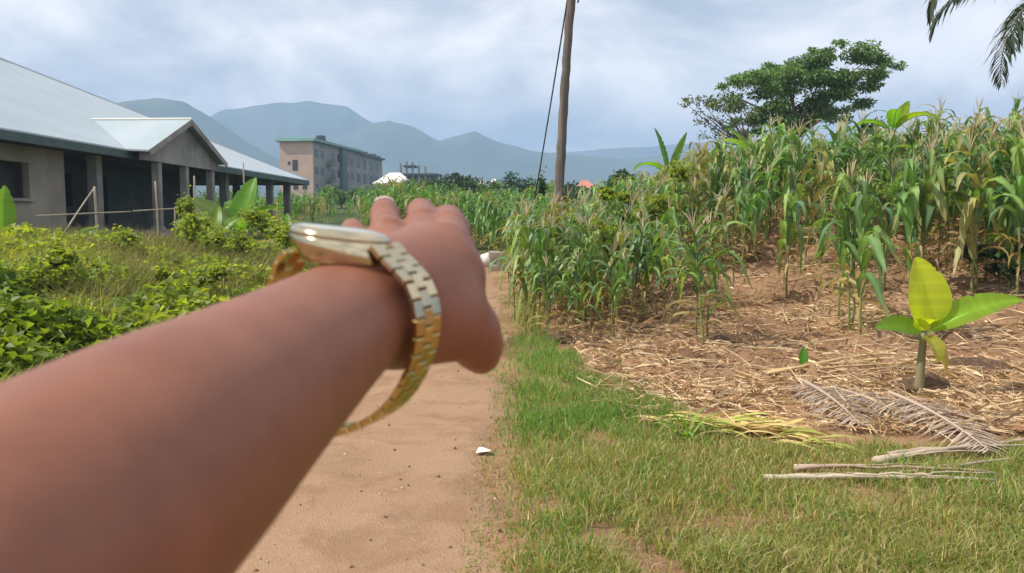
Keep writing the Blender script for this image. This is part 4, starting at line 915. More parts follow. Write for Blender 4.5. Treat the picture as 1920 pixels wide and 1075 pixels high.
def tree_main():
    D = 36.0; k = D/FPX
    foot = onG(*(P(1500, 300, D)[:2])); o = thing('broad_tree', foot, 'large dark green spreading tree on the skyline behind the maize', 'tree')
    trunk = MB(); fork = P(1490, 262, D); fork[1] = foot[1]
    trunk.tube(bezier(foot-np.array((0, 0, 0.3)), (foot+fork)/2+np.array((0.2, 0, 0)), fork, 8), np.linspace(0.30, 0.19, 8), 9)
    outline = [(1385,158,30),(1420,150,32),(1400,185,26),(1450,150,36),(1480,135,34),(1510,128,36),(1545,122,34),(1575,115,32),(1600,128,30),(1628,118,26),(1650,124,22),(1665,130,14),(1635,140,20),
               (1430,175,36),(1470,170,40),(1510,165,42),(1550,160,42),(1590,160,34),(1610,150,28),(1520,195,38),(1560,195,34),(1590,200,26),(1612,196,18),(1480,200,40),(1440,205,34),(1420,225,32),(1450,235,34),(1500,225,34),(1540,222,28),(1600,175,26),(1360,160,18),(1345,195,22),(1465,122,18),(1500,112,16),(1540,104,16),(1570,103,14),(1632,104,12),(1585,215,18),(1405,250,24),(1380,235,22)]
    cl = []
    for px, py, r_ in outline:
        for q in range(2):
            c = P(px+random.uniform(-8, 8), py+random.uniform(-6, 6), D); c[1] = foot[1]+random.uniform(-2.2, 2.2); cl.append((c, r_*k*random.uniform(0.6, 0.85)))
    for c, r_ in cl[::6]:
        mid = fork+(c-fork)*0.45+np.array((0, 0, 0.3)); limb(trunk, fork, mid, 0.10, 0.05, 0.05, 5, 6); limb(trunk, mid, c, 0.05, 0.015, 0.1, 5, 5)
    part('trunk', trunk.V, trunk.F, M['bark'], o, smooth=True)
    st = clumps_leaves(cl, 900, 0.15, [(0.085, 0.165, 0.055), (0.11, 0.20, 0.06), (0.15, 0.235, 0.075)], flat=0.5)
    cr = put('crown', st.mesh('crown'), M['tree_leaf'], o); cr.location = -Vector(foot)
    # pale, half bare neighbour on its left
    foot2 = onG(*(P(1395, 300, 33)[:2])); o2 = thing('sparse_tree', foot2, 'sparse pale tree with thin crown leaning left of the big dark tree', 'tree')
    t2 = MB(); fk = P(1400, 275, 33); fk[1] = foot2[1]; t2.tube(bezier(foot2-np.array((0, 0, 0.2)), (foot2+fk)/2, fk, 6), np.linspace(0.14, 0.09, 6), 8); cl = []
    for px, py, r_ in ((1275,198,14),(1295,192,16),(1318,190,16),(1335,205,20),(1320,225,18),(1345,230,20),(1360,245,18),(1330,250,12),(1375,200,22),(1390,215,20),(1305,210,10),(1355,262,14),(1340,190,18),(1372,178,16)):
        c = P(px, py, 33); c[1] = foot2[1]+random.uniform(-1.2, 1.2); cl.append((c, r_*33/FPX)); limb(t2, fk, c, 0.04, 0.008, 0.07, 6, 5)
    part('trunk', t2.V, t2.F, M['bark'], o2, smooth=True)
    st = clumps_leaves(cl, 300, 0.13, [(0.10, 0.13, 0.05), (0.07, 0.11, 0.035), (0.14, 0.15, 0.07)])
    cr = put('crown', st.mesh('crown'), M['tree_leaf'], o2); cr.location = -Vector(foot2)
tree_main()
def bush_tree(px, py_top, w_px, h_px, D, label, pal, name='far_tree', nc=9, size=0.2, group=None, per=260):
    k = D/FPX; c0 = P(px, py_top+h_px/2, D); foot = onG(c0[0], c0[1]); o = thing(name, foot, label, 'tree', group)
    tm = MB(); tm.tube([foot-np.array((0, 0, 0.3)), (foot+c0)/2, c0], [0.03*h_px*k+0.05, 0.02*h_px*k+0.04, 0.03], 7); cl = []
    for _ in range(nc):
        a = random.random()*6.28; rr_ = math.sqrt(random.random()); z = random.uniform(-1, 1)
        q = c0+np.array((math.cos(a)*rr_*w_px*k*0.36, math.sin(a)*rr_*w_px*k*0.36, z*h_px*k*0.33)); cl.append((q, min(w_px, h_px)*k*random.uniform(0.2, 0.32))); limb(tm, foot+(c0-foot)*0.6, q, 0.04, 0.015, 0.05, 4, 5)
    part('trunk', tm.V, tm.F, M['bark'], o)
    st = clumps_leaves(cl, per, size, pal, flat=0.9); cr = put('crown', st.mesh('crown'), M['tree_leaf'], o); cr.location = -Vector(foot)
DK = [(0.028, 0.06, 0.022), (0.04, 0.08, 0.028), (0.055, 0.10, 0.03)]; MD = [(0.05, 0.10, 0.028), (0.075, 0.13, 0.035), (0.10, 0.15, 0.04)]; YL = [(0.21, 0.27, 0.04), (0.28, 0.32, 0.05), (0.14, 0.21, 0.035)]
bush_tree(1625, 214, 70, 46, 38, 'small dark tree peeking over the maize right of the big tree', DK, 'small_tree', 8, 0.18)
for px, pt, w_, h_, D, lab, pal in (
    (860, 328, 90, 70, 75, 'rounded far tree right of the pale hip roof', DK), (815, 338, 60, 60, 70, 'dark far tree just right of the pale roofed house', DK),
    (940, 336, 34, 60, 72, 'narrow dark far tree between two rounded ones', DK), (978, 326, 74, 66, 78, 'rounded far tree left of the vine covered post', DK),
    (905, 352, 70, 40, 80, 'low far bush below the tiny white houses', MD), (790, 345, 60, 40, 90, 'low far bush beside the unfinished columns', MD),
    (1140, 345, 60, 50, 60, 'far bush right of the red roof', DK), (1165, 322, 56, 56, 45, 'dark bush at the foot of the maize skyline', DK),
    (1085, 352, 60, 44, 60, 'far bush below the red roof', MD), (640, 348, 130, 40, 80, 'wide low far hedge tree below the grey block', MD),
    (760, 340, 80, 50, 85, 'far tree in front of the unfinished columns', DK), (885, 340, 60, 60, 66, 'dark far tree in the middle of the valley row', DK), (920, 346, 60, 54, 64, 'dense far bush above the index finger', MD),
    (835, 350, 80, 44, 62, 'dense far bush above the middle finger', MD), (1060, 346, 46, 44, 64, 'far bush hugging the wooden pole on its right', DK),
    (1015, 348, 50, 50, 70, 'far bush directly left of the wooden pole', MD)):
    bush_tree(px, pt, w_, h_, D, lab, pal, 'far_tree', 14, 0.30, 'trees in the valley', 240)
def shrub(px, py0, w_px, h_px, D, label, pal, size=0.09, n_=2600, name='shrub'):
    k = D/FPX; c0 = P(px, py0+h_px/2, D); foot = onG(c0[0], c0[1]); o = thing(name, foot, label, 'shrub')
    m_ = MB(); m_.tube([foot-np.array((0, 0, 0.1)), (foot+c0)/2+rng.normal(0, 0.05, 3), c0], [0.03, 0.025, 0.01], 6); part('stem', m_.V, m_.F, M['bark'], o)
    q = rng.standard_normal((n_, 3)); q = unit(q)*(np.abs(rng.normal(0, 0.62, n_)))[:, None]*np.array((w_px*k/2, w_px*k/2, h_px*k/2)); lb = rng.integers(0, 6, n_); lc = np.random.default_rng(int(px)).normal(0, 0.36, (6, 3))*np.array((w_px*k, w_px*k, h_px*k)); q = q*(0.30+0.40*np.random.default_rng(int(px)+1).random(6))[lb][:, None]+lc[lb]
    base = c0+q; s = size*(0.7+0.7*rng.random(n_))
    V, F, C = leaf_mass(base, rand_dirs(n_, -0.2), unit(np.stack([0.6*rng.standard_normal(n_), 0.6*rng.standard_normal(n_), np.ones(n_)], 1)), s, s*0.75, mixcols(n_, pal))
    cr = put('foliage', mesh_np('foliage', V, F, C), M['weed_leaf'], o); cr.location = -Vector(foot)
shrub(350, 375, 50, 105, 19, 'leafy creeper column climbing a fence post before the porch gable', YL, 0.10, 1500)
shrub(425, 405, 140, 90, 18, 'low green shrub below the porch gable banana', YL, 0.10, 2800)
shrub(505, 415, 90, 85, 17, 'low green shrub beside the watch', YL, 0.09, 2400)
shrub(1005, 300, 28, 130, 33, 'narrow vine smothered post left of the wooden pole', DK, 0.14, 1600)
shrub(1190, 335, 110, 80, 15, 'lime green bushy creeper on the rise right of the pole', YL, 0.08, 2600)
shrub(1110, 425, 150, 70, 12.6, 'yellow green creeper heap at the foot of the wooden pole', YL, 0.06, 3000)
shrub(235, 425, 110, 70, 15, 'yellow green bush in the grass before the dark veranda', YL, 0.08, 2200)
shrub(60, 500, 150, 90, 9.5, 'leafy lime bush at the left edge below the reed grass', YL, 0.075, 3600)
shrub(330, 500, 130, 60, 11, 'low spreading lime bush in front of the brown grass', YL, 0.075, 2600)
shrub(1880, 455, 90, 40, 12.5, 'dark low shrub at the right edge behind the log', DK, 0.09, 900)

def frond_mesh(length, n_leaf, leaf_len, a0, droop, col, seed, hang=0.6, wd=0.03):
    """palm frond from the origin in the XZ plane: rachis tube + leaflets"""
    r = np.random.default_rng(seed); pos = np.zeros(3); ang = a0; pts = []; dirs = []
    for i in range(25):
        pts.append(pos.copy()); d = np.array((math.cos(ang), 0, math.sin(ang))); dirs.append(d); pos = pos+d*length/24; ang -= droop/24*(0.5+t_(i))
    pts = np.array(pts); dirs = np.array(dirs); RV, RF = tube(pts, np.linspace(0.022, 0.004, 25)*min(1.2, length/2), 6)
    st = Stuff()
    for sgn in (-1, 1):
        ts = np.linspace(0.16, 1.0, n_leaf); i = np.minimum((ts*24).astype(int), 24); b0 = np.array([[np.interp(q, np.linspace(0, 1, 25), pts[:, j]) for j in range(3)] for q in ts])
        d = dirs[i]; side = np.array((0, sgn, 0.0)); ll = leaf_len*np.sin(np.pi*np.clip(ts*0.85+0.12, 0, 1))**0.6*(0.85+0.3*r.random(n_leaf))
        dd = unit(d*(0.55+0.5*ts[:, None])+side*0.9+np.array((0, 0, -hang*0.3))+0.10*r.standard_normal((n_leaf, 3))); d2 = unit(dd+np.array((0, 0, -hang))+0.08*r.standard_normal((n_leaf, 3)))
        nn = unit(np.cross(dd, np.cross(np.array((0, 0, 1.0)), dd)+1e-6)); sd = unit(np.cross(dd, nn)); m_ = b0+dd*ll[:, None]*0.5; tip = m_+d2*ll[:, None]*0.5; w_ = wd
        V = np.stack([b0-sd*w_*0.2, b0+sd*w_*0.2, m_+sd*w_*0.5, m_-sd*w_*0.5, tip], 1).reshape(-1, 3); k = np.arange(n_leaf)*5
        st.add(V, [np.stack([k, k+1, k+2, k+3], 1), np.stack([k+3, k+2, k+4], 1)], np.repeat(mixcols(n_leaf, [col], r, 0.2), 5, 0))
    return (RV, RF), st
def t_(i): return i/24*1.2
def palm():
    D = 12.0; c0 = P(2015, -25, D); foot = onG(c0[0], c0[1]+0.3); o = thing('palm_tree', foot, 'tall palm standing out of view whose dark fronds hang into the upper right corner', 'palm')
    V, F = tube(bezier(foot-np.array((0, 0, 0.2)), (foot+c0)/2+np.array((0.2, 0, 0)), c0, 16), np.linspace(0.26, 0.19, 16)*(1+0.06*np.sin(np.arange(16)*2.2)), 12); part('trunk', V, F, M['bark'], o, smooth=True)
    for k, (az, a0, dr, ln) in enumerate(((178, 40, 128, 2.75), (203, -8, 90, 2.4), (150, 30, 110, 2.35), (232, 10, 120, 2.0), (60, 40, 100, 2.6), (0, 30, 100, 2.6), (300, 35, 100, 2.6), (110, 50, 100, 2.5), (262, 45, 100, 2.5), (192, -2, 100, 1.6))):
        (RV, RF), st = frond_mesh(ln, 46, 0.55, R(a0), R(dr), (0.045, 0.065, 0.04), 60+k, 0.8, 0.034)
        f = put('frond', mesh_np('frond', RV, RF, np.repeat([(0.10, 0.11, 0.06)], len(RV), 0)), M['maize_stalk'], o); f.location = Vector(c0)-Vector(foot); f.rotation_euler = (0, 0, R(az))
        put('leaflets', st.mesh('leaflets'), M['tree_leaf'], f)['kind'] = 'stuff'
palm()

# ------------------------------------------------------------------ dead fronds, stalks and heaps in the right foreground
def dead_frond(px0, py0, px1, py1, label, ln_scale=1.0, seed=0, n_=40, lf=0.42):
    a = G(px0, py0); b_ = G(px1, py1); d = b_-a; ln = np.linalg.norm(d[:2])
    (RV, RF), st = frond_mesh(ln, n_, lf, R(4), R(10), (0.35, 0.28, 0.225), seed, 0.12, 0.016)
    o = thing('dead_palm_frond', a+np.array((0, 0, 0.07)), label, 'palm frond', 'dead palm fronds on the ground', math.atan2(d[1], d[0]))
    o.rotation_euler[1] = -math.atan2(d[2], ln)
    put('rachis', mesh_np('rachis', RV, RF, np.repeat([(0.46, 0.36, 0.28)], len(RV), 0)), M['straw'], o); put('leaflets', st.mesh('leaflets'), M['straw'], o)['kind'] = 'stuff'
dead_frond(1500, 726, 1612, 812, 'grey dead palm frond on the straw, left one of the pair', seed=1)
dead_frond(1668, 752, 1852, 862, 'grey dead palm frond with comb like leaflets below the young banana', seed=2, n_=46)
dead_frond(1560, 740, 1700, 800, 'grey dead palm frond lying between the other two', seed=3, n_=34, lf=0.36)
def stalk(px0, py0, px1, py1, r0, col, label, group, lift=0.03, name='dry_stalk'):
    a = G(px0, py0); b_ = G(px1, py1); a[2] += lift; b_[2] += lift*0.9; q = bezier(a, (a+b_)/2+np.array((0, rng.normal(0, 0.03), 0.02)), b_, 14)
    q[:, 2] = np.maximum(q[:, 2], gz(q[:, 0], q[:, 1])+r0); q += rng.normal(0, 0.003, q.shape)
    V, F = tube(q, np.linspace(r0, r0*0.5, 14)*(1+0.12*rng.standard_normal(14)), 7)
    tag(put(name, mesh_np(name, V, F, mixcols(len(V), [col], jit=0.1), True), M['straw']), label, 'dry stalk', group)
gr_ = 'dry stalks lying on the ground'
stalk(1432, 906, 1868, 909, 0.020, (0.52, 0.44, 0.34), 'long whitish dry stalk, nearest of the stack at the grass edge', gr_)
stalk(1488, 884, 1720, 893, 0.014, (0.50, 0.40, 0.31), 'short pale dry stalk at the top left of the stack', gr_)
stalk(1490, 893, 1850, 898, 0.014, (0.40, 0.29, 0.22), 'brownish dry stalk in the middle of the stack', gr_, 0.05)
stalk(1640, 880, 1925, 838, 0.024, (0.46, 0.37, 0.28), 'thick dry stalk rising to the right picture edge', gr_, 0.05)
stalk(1665, 868, 1930, 852, 0.014, (0.42, 0.33, 0.25), 'thin dry stalk above the thick one at the right edge', gr_, 0.06)
stalk(1650, 902, 1920, 868, 0.016, (0.38, 0.30, 0.23), 'dry stalk crossing below the thick one at the right edge', gr_)
stalk(1412, 712, 1695, 676, 0.030, (0.55, 0.38, 0.20), 'yellow brown fallen banana stalk left of the young banana', gr_, 0.04)
stalk(1440, 716, 1705, 664, 0.018, (0.58, 0.42, 0.22), 'slimmer yellow fallen stalk on top of the banana stalk', gr_, 0.08)
stalk(1500, 705, 1700, 690, 0.016, (0.44, 0.30, 0.16), 'brown fallen stalk behind the yellow banana stalk', gr_, 0.05)
for k, (x0, y0, x1, y1) in enumerate(((1500, 900, 1640, 896), (1560, 889, 1800, 884), (1700, 907, 1872, 902), (1690, 874, 1860, 861), (1600, 912, 1790, 915))):
    stalk(x0, y0, x1, y1, 0.007, (0.50, 0.40, 0.30), 'thin split dry sliver lying among the stack of pale stalks', gr_, 0.03+0.01*k)
a = G(1800, 470, 6, 40); q0, q1 = P(1800, 452, 14.5), P(1960, 440, 13.8)
for q in (q0, q1): q[2] = gz(q[0], q[1])+0.10
V, F = tube(bezier(q0, (q0+q1)/2+np.array((0, 0, 0.05)), q1, 12), np.linspace(0.13, 0.18, 12), 9); tag(put('fallen_log', mesh_np('fallen_log', V, F, smooth=True), M['bark']), 'dark fallen log among the maize at the right edge', 'log')
def heap():
    c0 = G(1400, 812); st = Stuff(); n_ = 120
    for k in range(n_):
        x0 = c0[0]+rng.normal(0, 0.30); y0 = c0[1]-(x0-c0[0])*0.45+rng.normal(0, 0.10); ln = rng.uniform(0.2, 0.5)
        V, F = arc_leaf(ln, rng.uniform(0.015, 0.035), R(rng.uniform(5, 30)), R(rng.uniform(30, 110)), 6, 0.4, rng.uniform(-1.5, 1.5), 0.1, k)
        V = leaf_xform(V, np.array((x0, y0, gz(x0, y0)+0.02)), rng.uniform(-0.7, 0.3)+(math.pi if rng.random() < 0.3 else 0), 1, 0); V[:, 2] = np.maximum(V[:, 2], gz(V[:, 0], V[:, 1])+0.006)
        st.add(V, F, mixcols(len(V), [rng.choice([(0.55, 0.40, 0.17), (0.60, 0.46, 0.20), (0.48, 0.33, 0.14), (0.36, 0.38, 0.09)])], jit=0.05))
    tag(put('dry_leaf_heap', st.mesh('dry_leaf_heap'), M['straw']), 'heap of yellowed dry maize leaves along the grass edge', 'leaf heap', kind='stuff')
    st = Stuff()
    for k in range(9):
        p_ = G(1300+rng.normal(0, 14), 822+rng.normal(0, 6)); V, F = arc_leaf(rng.uniform(0.2, 0.35), 0.03, R(rng.uniform(40, 80)), R(rng.uniform(60, 120)), 6, 0.4, 0, 0.1, k); st.add(leaf_xform(V, p_, rng.uniform(0, 6.28), 1, 0), F, mixcols(len(V), [(0.2, 0.34, 0.05)], jit=0.08))
    tag(put('grass_tuft', st.mesh('grass_tuft'), M['leaf']), 'pale green broad bladed tuft at the left end of the leaf heap', 'grass tuft')
heap()
def clods():
    bm = bmesh.new(); bmesh.ops.create_icosphere(bm, subdivisions=2, radius=1)
    for v_ in bm.verts: v_.co *= 1+0.25*math.sin(v_.co.x*4+1)*math.sin(v_.co.y*5)+random.uniform(-0.08, 0.08)
    me = bpy.data.meshes.new('soil_mound'); bm.to_mesh(me); bm.free(); me.materials.append(M['dark_soil'])
    for px, py_, sx, sy, sz, lab in ((1735, 735, 0.34, 0.25, 0.13, 'dark soil mound around the young banana foot'), (1835, 700, 0.40, 0.28, 0.14, 'rounded soil mound right of the young banana'), (1050, 640, 0.30, 0.2, 0.10, 'soil mound under the corner maize'), (1120, 655, 0.28, 0.2, 0.09, 'reddish clod beside the tall front maize'), (1350, 640, 0.4, 0.25, 0.10, 'soil mound right of the shadow casting maize')):
        p_ = G(px, py_); o = tag(put('soil_mound', me), lab, 'soil mound', 'soil mounds in the field'); o.location = p_-np.array((0, 0, 0.03)); o.scale = (sx, sy, sz*1.3); o.rotation_euler = (0, 0, random.random()*6)
clods()
# paper scrap and stones on the path
p_ = G(906, 853); V = [p_+np.array(q) for q in ((-0.05, -0.03, 0.02), (0.05, -0.035, 0.035), (0.055, 0.04, 0.02), (-0.03, 0.045, 0.04), (0.0, 0.0, 0.05))]
tag(put('paper_scrap', mesh_np('paper_scrap', V, [(0, 1, 4), (1, 2, 4), (2, 3, 4), (3, 0, 4)]), M['paper']), 'crumpled pinkish white paper scrap at the path edge', 'paper scrap')
def pebbles():
    st = Stuff(); n_ = 520; y = 3.2*(14/3.2)**rng.random(n_); pc, hw = path_c(y); x = pc+hw*rng.uniform(-1, 1.1, n_); s = 0.003+0.011*rng.random(n_)**4
    ico = np.array([(1,0,0),(-1,0,0),(0,1,0),(0,-1,0),(0,0,1),(0,0,-1)], float); fc = np.array([(0,2,4),(2,1,4),(1,3,4),(3,0,4),(2,0,5),(1,2,5),(3,1,5),(0,3,5)])
    V = (np.stack([x, y, gz(x, y)+0.014], 1)[:, None]+ico[None]*s[:, None, None]*(0.7+0.6*rng.random((n_, 6, 1)))).reshape(-1, 3); F = (fc[None]+(np.arange(n_)*6)[:, None, None]).reshape(-1, 3)
    st.add(V, F, np.repeat(mixcols(n_, [(0.5, 0.36, 0.24), (0.3, 0.18, 0.11), (0.55, 0.45, 0.36), (0.2, 0.12, 0.08)]), 6, 0)); tag(put('pebbles', st.mesh('pebbles'), M['straw']), 'small pebbles scattered on the dirt path', 'pebbles', kind='stuff')
pebbles()
# low wall of cement blocks beside the far path
def block_wall():
    b0 = G(985, 492); b0[1] = 24.5; b0 = onG(P(968, 490, 24.5)[0], 24.5); o = thing('block_wall', b0, 'low broken wall of grey cement blocks at the path bend beyond the hand', 'wall')
    me = None
    def bm_box(sx, sy, sz):
        bm = bmesh.new(); bmesh.ops.create_cube(bm, size=1); bmesh.ops.scale(bm, vec=(sx, sy, sz), verts=bm.verts); bmesh.ops.bevel(bm, geom=bm.edges[:], offset=0.012, segments=1, affect='EDGES')
        m_ = bpy.data.meshes.new('block'); bm.to_mesh(m_); bm.free(); m_.materials.append(M['block']); return m_
    me = bm_box(0.41, 0.15, 0.19)
    for row in range(4):
        for k in range(3):
            if row == 3 and k == 0: continue
            q = put('block', me, None, o); q.location = (-0.6+k*0.42+(row % 2)*0.2+random.uniform(-0.01, 0.01), random.uniform(-0.02, 0.02), 0.07+row*0.2); q.rotation_euler = (0, 0, random.uniform(-0.04, 0.04))
    o2 = thing('block_pillar', onG(P(928, 485, 25)[0], 25), 'short pillar of pale cement blocks with dark side at the path end', 'pillar')
    me2 = bm_box(0.36, 0.3, 0.19)
    for row in range(3):
        q = put('block', me2, None, o2); q.location = (random.uniform(-0.015, 0.015), 0, 0.07+row*0.2); q.rotation_euler = (0, 0, random.uniform(-0.05, 0.05))
    p_ = onG(P(912, 475, 26)[0], 26); V, F = tube([p_, p_+np.array((0, 0, 0.2)), p_+np.array((0.02, 0, 0.36)), p_+np.array((0, 0, 0.42))], [0.26, 0.27, 0.2, 0.05], 8)
    tag(put('sack', mesh_np('sack', V, F, smooth=True), M['white_wall']), 'pale yellowish filled sack beside the block pillar', 'sack')
    stalk(948, 438, 1000, 452, 0.03, (0.45, 0.36, 0.26), 'dead leaf stalk resting across the low block wall', gr_, 0.75)
block_wall()

# ------------------------------------------------------------------ the arm and hand (one continuous surface, surface nets over a distance field)
def cp(px, py, d): return np.array(((px-960)/FPX*d, (537.5-py)/FPX*d, d))
def surface_nets(f, lo, hi, h):
    n_ = [int(math.ceil((hi[i]-lo[i])/h))+1 for i in range(3)]
    ax = [(lo[i]+h*np.arange(n_[i])).astype(np.float32) for i in range(3)]
    Vv = np.empty(n_, np.float32)
    for s in range(0, n_[2], 24):
        X, Y, Z = np.meshgrid(ax[0], ax[1], ax[2][s:s+24], indexing='ij'); Vv[:, :, s:s+24] = f(np.stack([X, Y, Z], -1))
    ins = Vv < 0
    c8 = [ins[i:n_[0]-1+i, j:n_[1]-1+j, k:n_[2]-1+k] for i in (0, 1) for j in (0, 1) for k in (0, 1)]
    sm = sum(c.astype(np.int8) for c in c8); act = (sm > 0) & (sm < 8); I = np.argwhere(act); idx = np.full(act.shape, -1, np.int64); idx[act] = np.arange(len(I))
    corner = np.array([(i, j, k) for i in (0, 1) for j in (0, 1) for k in (0, 1)]); vals = np.stack([Vv[I[:, 0]+c[0], I[:, 1]+c[1], I[:, 2]+c[2]] for c in corner], 1)
    acc = np.zeros((len(I), 3)); cn = np.zeros(len(I))
    for a in range(8):
        for b_ in range(a+1, 8):
            if np.abs(corner[a]-corner[b_]).sum() != 1: continue
            cr = (vals[:, a] < 0) != (vals[:, b_] < 0); t = np.where(cr, vals[:, a]/(vals[:, a]-vals[:, b_]+1e-12), 0)
            acc += np.where(cr[:, None], corner[a]+(corner[b_]-corner[a])*t[:, None], 0); cn += cr
    V = np.array(lo)+h*(I+acc/cn[:, None]); F = []
    for axn in range(3):
        u_, v_ = (axn+1) % 3, (axn+2) % 3
        s0 = [slice(None)]*3; s1 = [slice(None)]*3; s0[axn] = slice(0, -1); s1[axn] = slice(1, None)
        A = ins[tuple(s0)]; B = ins[tuple(s1)]; E = np.argwhere(A != B)
        E = E[(E[:, u_] > 0) & (E[:, v_] > 0) & (E[:, u_] < n_[u_]-1) & (E[:, v_] < n_[v_]-1)]
        fl = A[tuple(E.T)]
        def cell(du, dv):
            q = E.copy(); q[:, u_] -= du; q[:, v_] -= dv; return idx[tuple(q.T)]
        q = np.stack([cell(1, 1), cell(0, 1), cell(0, 0), cell(1, 0)], 1); q[~fl] = q[~fl][:, ::-1]; F.append(q)
    return V, np.concatenate(F)
def smin(a, b_, k):
    h = np.clip(0.5+0.5*(b_-a)/k, 0, 1); return b_*(1-h)+a*h-k*h*(1-h)
def cone(p, a, b_, ra, rb, sq=None):
    a = np.asarray(a, np.float32); b_ = np.asarray(b_, np.float32); ab = b_-a; t = np.clip(((p-a)@ab)/(ab@ab), 0, 1)
    d = p-(a+t[..., None]*ab)
    if sq is not None:
        n_, s = np.asarray(sq[0], np.float32), sq[1]; d = d+(s-1)*(d@n_)[..., None]*n_
    return np.sqrt((d*d).sum(-1))-(ra+(rb-ra)*t)
NW = np.array((-0.06, 0.98, -0.17)); NW /= np.linalg.norm(NW)
DORS = np.array((-0.15, 0.93, -0.33)); DORS /= np.linalg.norm(DORS)
def arm_pt(z): return np.array((-0.0665+(z-0.322)*0.2475, -0.0130+(z-0.322)*0.300, z))
ARM = [(arm_pt(-0.14), 0.043, 1.0), (arm_pt(0.03), 0.040, 1.0), (arm_pt(0.15), 0.0362, 1.0), (arm_pt(0.20), 0.0340, 1.0), (arm_pt(0.232), 0.0312, 1.02), (arm_pt(0.270), 0.0284, 1.06), (arm_pt(0.318), 0.0262, 1.16), (cp(715, 566, 0.340), 0.0242, 1.2)]
def smooth_chain(ch, m_):
    A = np.array([np.r_[a, r_, s_] for a, r_, s_ in ch]); ex = np.vstack([2*A[0]-A[1], A, 2*A[-1]-A[-2]]); o_ = []
    for i in range(1, len(ex)-2):
        for t in np.linspace(0, 1, m_, endpoint=False):
            p0, p1, p2, p3 = ex[i-1:i+3]; o_.append(0.5*((2*p1)+(-p0+p2)*t+(2*p0-5*p1+4*p2-p3)*t*t+(-p0+3*p1-3*p2+p3)*t**3))
    o_.append(A[-1]); return [(q[:3], q[3], q[4]) for q in o_]
ARM = smooth_chain(ARM, 4)
FING = dict(
    index=[(842, 462, 0.378, 0.0108), (843, 432, 0.408, 0.0095), (840, 414, 0.440, 0.0083), (839, 410, 0.458, 0.0076)],
    middle=[(796, 460, 0.388, 0.0108), (795, 426, 0.420, 0.0094), (790, 401, 0.458, 0.0082), (789, 397, 0.480, 0.0076)],
    ring=[(744, 480, 0.388, 0.0104), (728, 442, 0.412, 0.0090), (722, 406, 0.440, 0.0080), (721, 394, 0.458, 0.0074)],
    pinky=[(700, 496, 0.382, 0.0094), (682, 466, 0.402, 0.0080), (664, 441, 0.424, 0.0068), (660, 430, 0.438, 0.0062)])
PALM = [(cp(722, 560, 0.340), 0.0235, cp(826, 478, 0.372), 0.0140), (cp(718, 562, 0.340), 0.023, cp(788, 476, 0.378), 0.0140), (cp(705, 566, 0.338), 0.022, cp(745, 496, 0.380), 0.0135), (cp(690, 572, 0.336), 0.021, cp(702, 512, 0.376), 0.0125),
        (cp(755, 570, 0.342), 0.023, cp(838, 520, 0.366), 0.0180), (cp(740, 592, 0.340), 0.020, cp(800, 565, 0.358), 0.020)]
THUMB = [(770, 592, 0.340, 0.0185), (835, 602, 0.352, 0.0175), (880, 622, 0.364, 0.0135), (894, 645, 0.372, 0.0116), (901, 664, 0.384, 0.0098)]
def body(p):
    d = None
    for (a, ra, sa), (b_, rb, sb) in zip(ARM[:-1], ARM[1:]):
        c = cone(p, a, b_, ra, rb, (NW, (sa+sb)/2)); d = c if d is None else smin(d, c, 0.004)
    for a, ra, b_, rb in PALM: d = smin(d, cone(p, a, b_, ra, rb), 0.008)
    th = None
    for q0, q1 in zip(THUMB[:-1], THUMB[1:]):
        c = cone(p, cp(*q0[:3]), cp(*q1[:3]), q0[3], q1[3]); th = c if th is None else smin(th, c, 0.004)
    d = smin(d, th, 0.010)
    fg = None
    for nm, ch in FING.items():
        fc = None
        for q0, q1 in zip(ch[:-1], ch[1:]):
            c = cone(p, cp(*q0[:3]), cp(*q1[:3]), q0[3], q1[3]); fc = c if fc is None else smin(fc, c, 0.003)
        # knuckle swelling at the middle joint
        k1 = ch[1]; fc = smin(fc, np.sqrt(((p-cp(*k1[:3]).astype(np.float32))**2).sum(-1))-k1[3]*1.04, 0.003)
        fg = fc if fg is None else smin(fg, fc, 0.0015)
    return smin(d, fg, 0.006)
V, F = surface_nets(body, (-0.27, -0.29, -0.10), (0.02, 0.07, 0.50), 0.0023)
person = thing('person', C2W(np.array(ARM[4][0])), 'outstretched bare left arm and hand pointing down the path, wearing a watch', 'person')
arm = part('arm', C2W(V), F, M['skin'], person, smooth=True)
# nails on the far side of the finger tips
for nm, wn_ in (('ring', 0.0052), ('middle', 0.0055), ('index', 0.0056)):
    ch = FING[nm]; a, b_ = cp(*ch[2][:3]), cp(*ch[3][:3]); ax_ = (b_-a)/np.linalg.norm(b_-a); n_ = np.array((0, 1.0, 0)); n_ = n_-ax_*(n_@ax_); n_ /= np.linalg.norm(n_); sd = np.cross(ax_, n_); Vn = []
    for i in range(7):
        for j in range(7):
            u_ = (i/6-0.5)*2; v_ = (j/6-0.5)*2; lim = 1-0.25*max(0, abs(u_)-0.5)**2*4; ang = v_*0.85*lim; r_ = ch[3][3]+0.0004
            Vn.append(b_+ax_*(u_*0.0062+0.002)+(n_*math.cos(ang)+sd*math.sin(ang))*(r_-0.0012*max(0, u_)))
    part('fingernail', C2W(np.array(Vn)), grid_faces(7, 7), M['nail'], person, smooth=True)

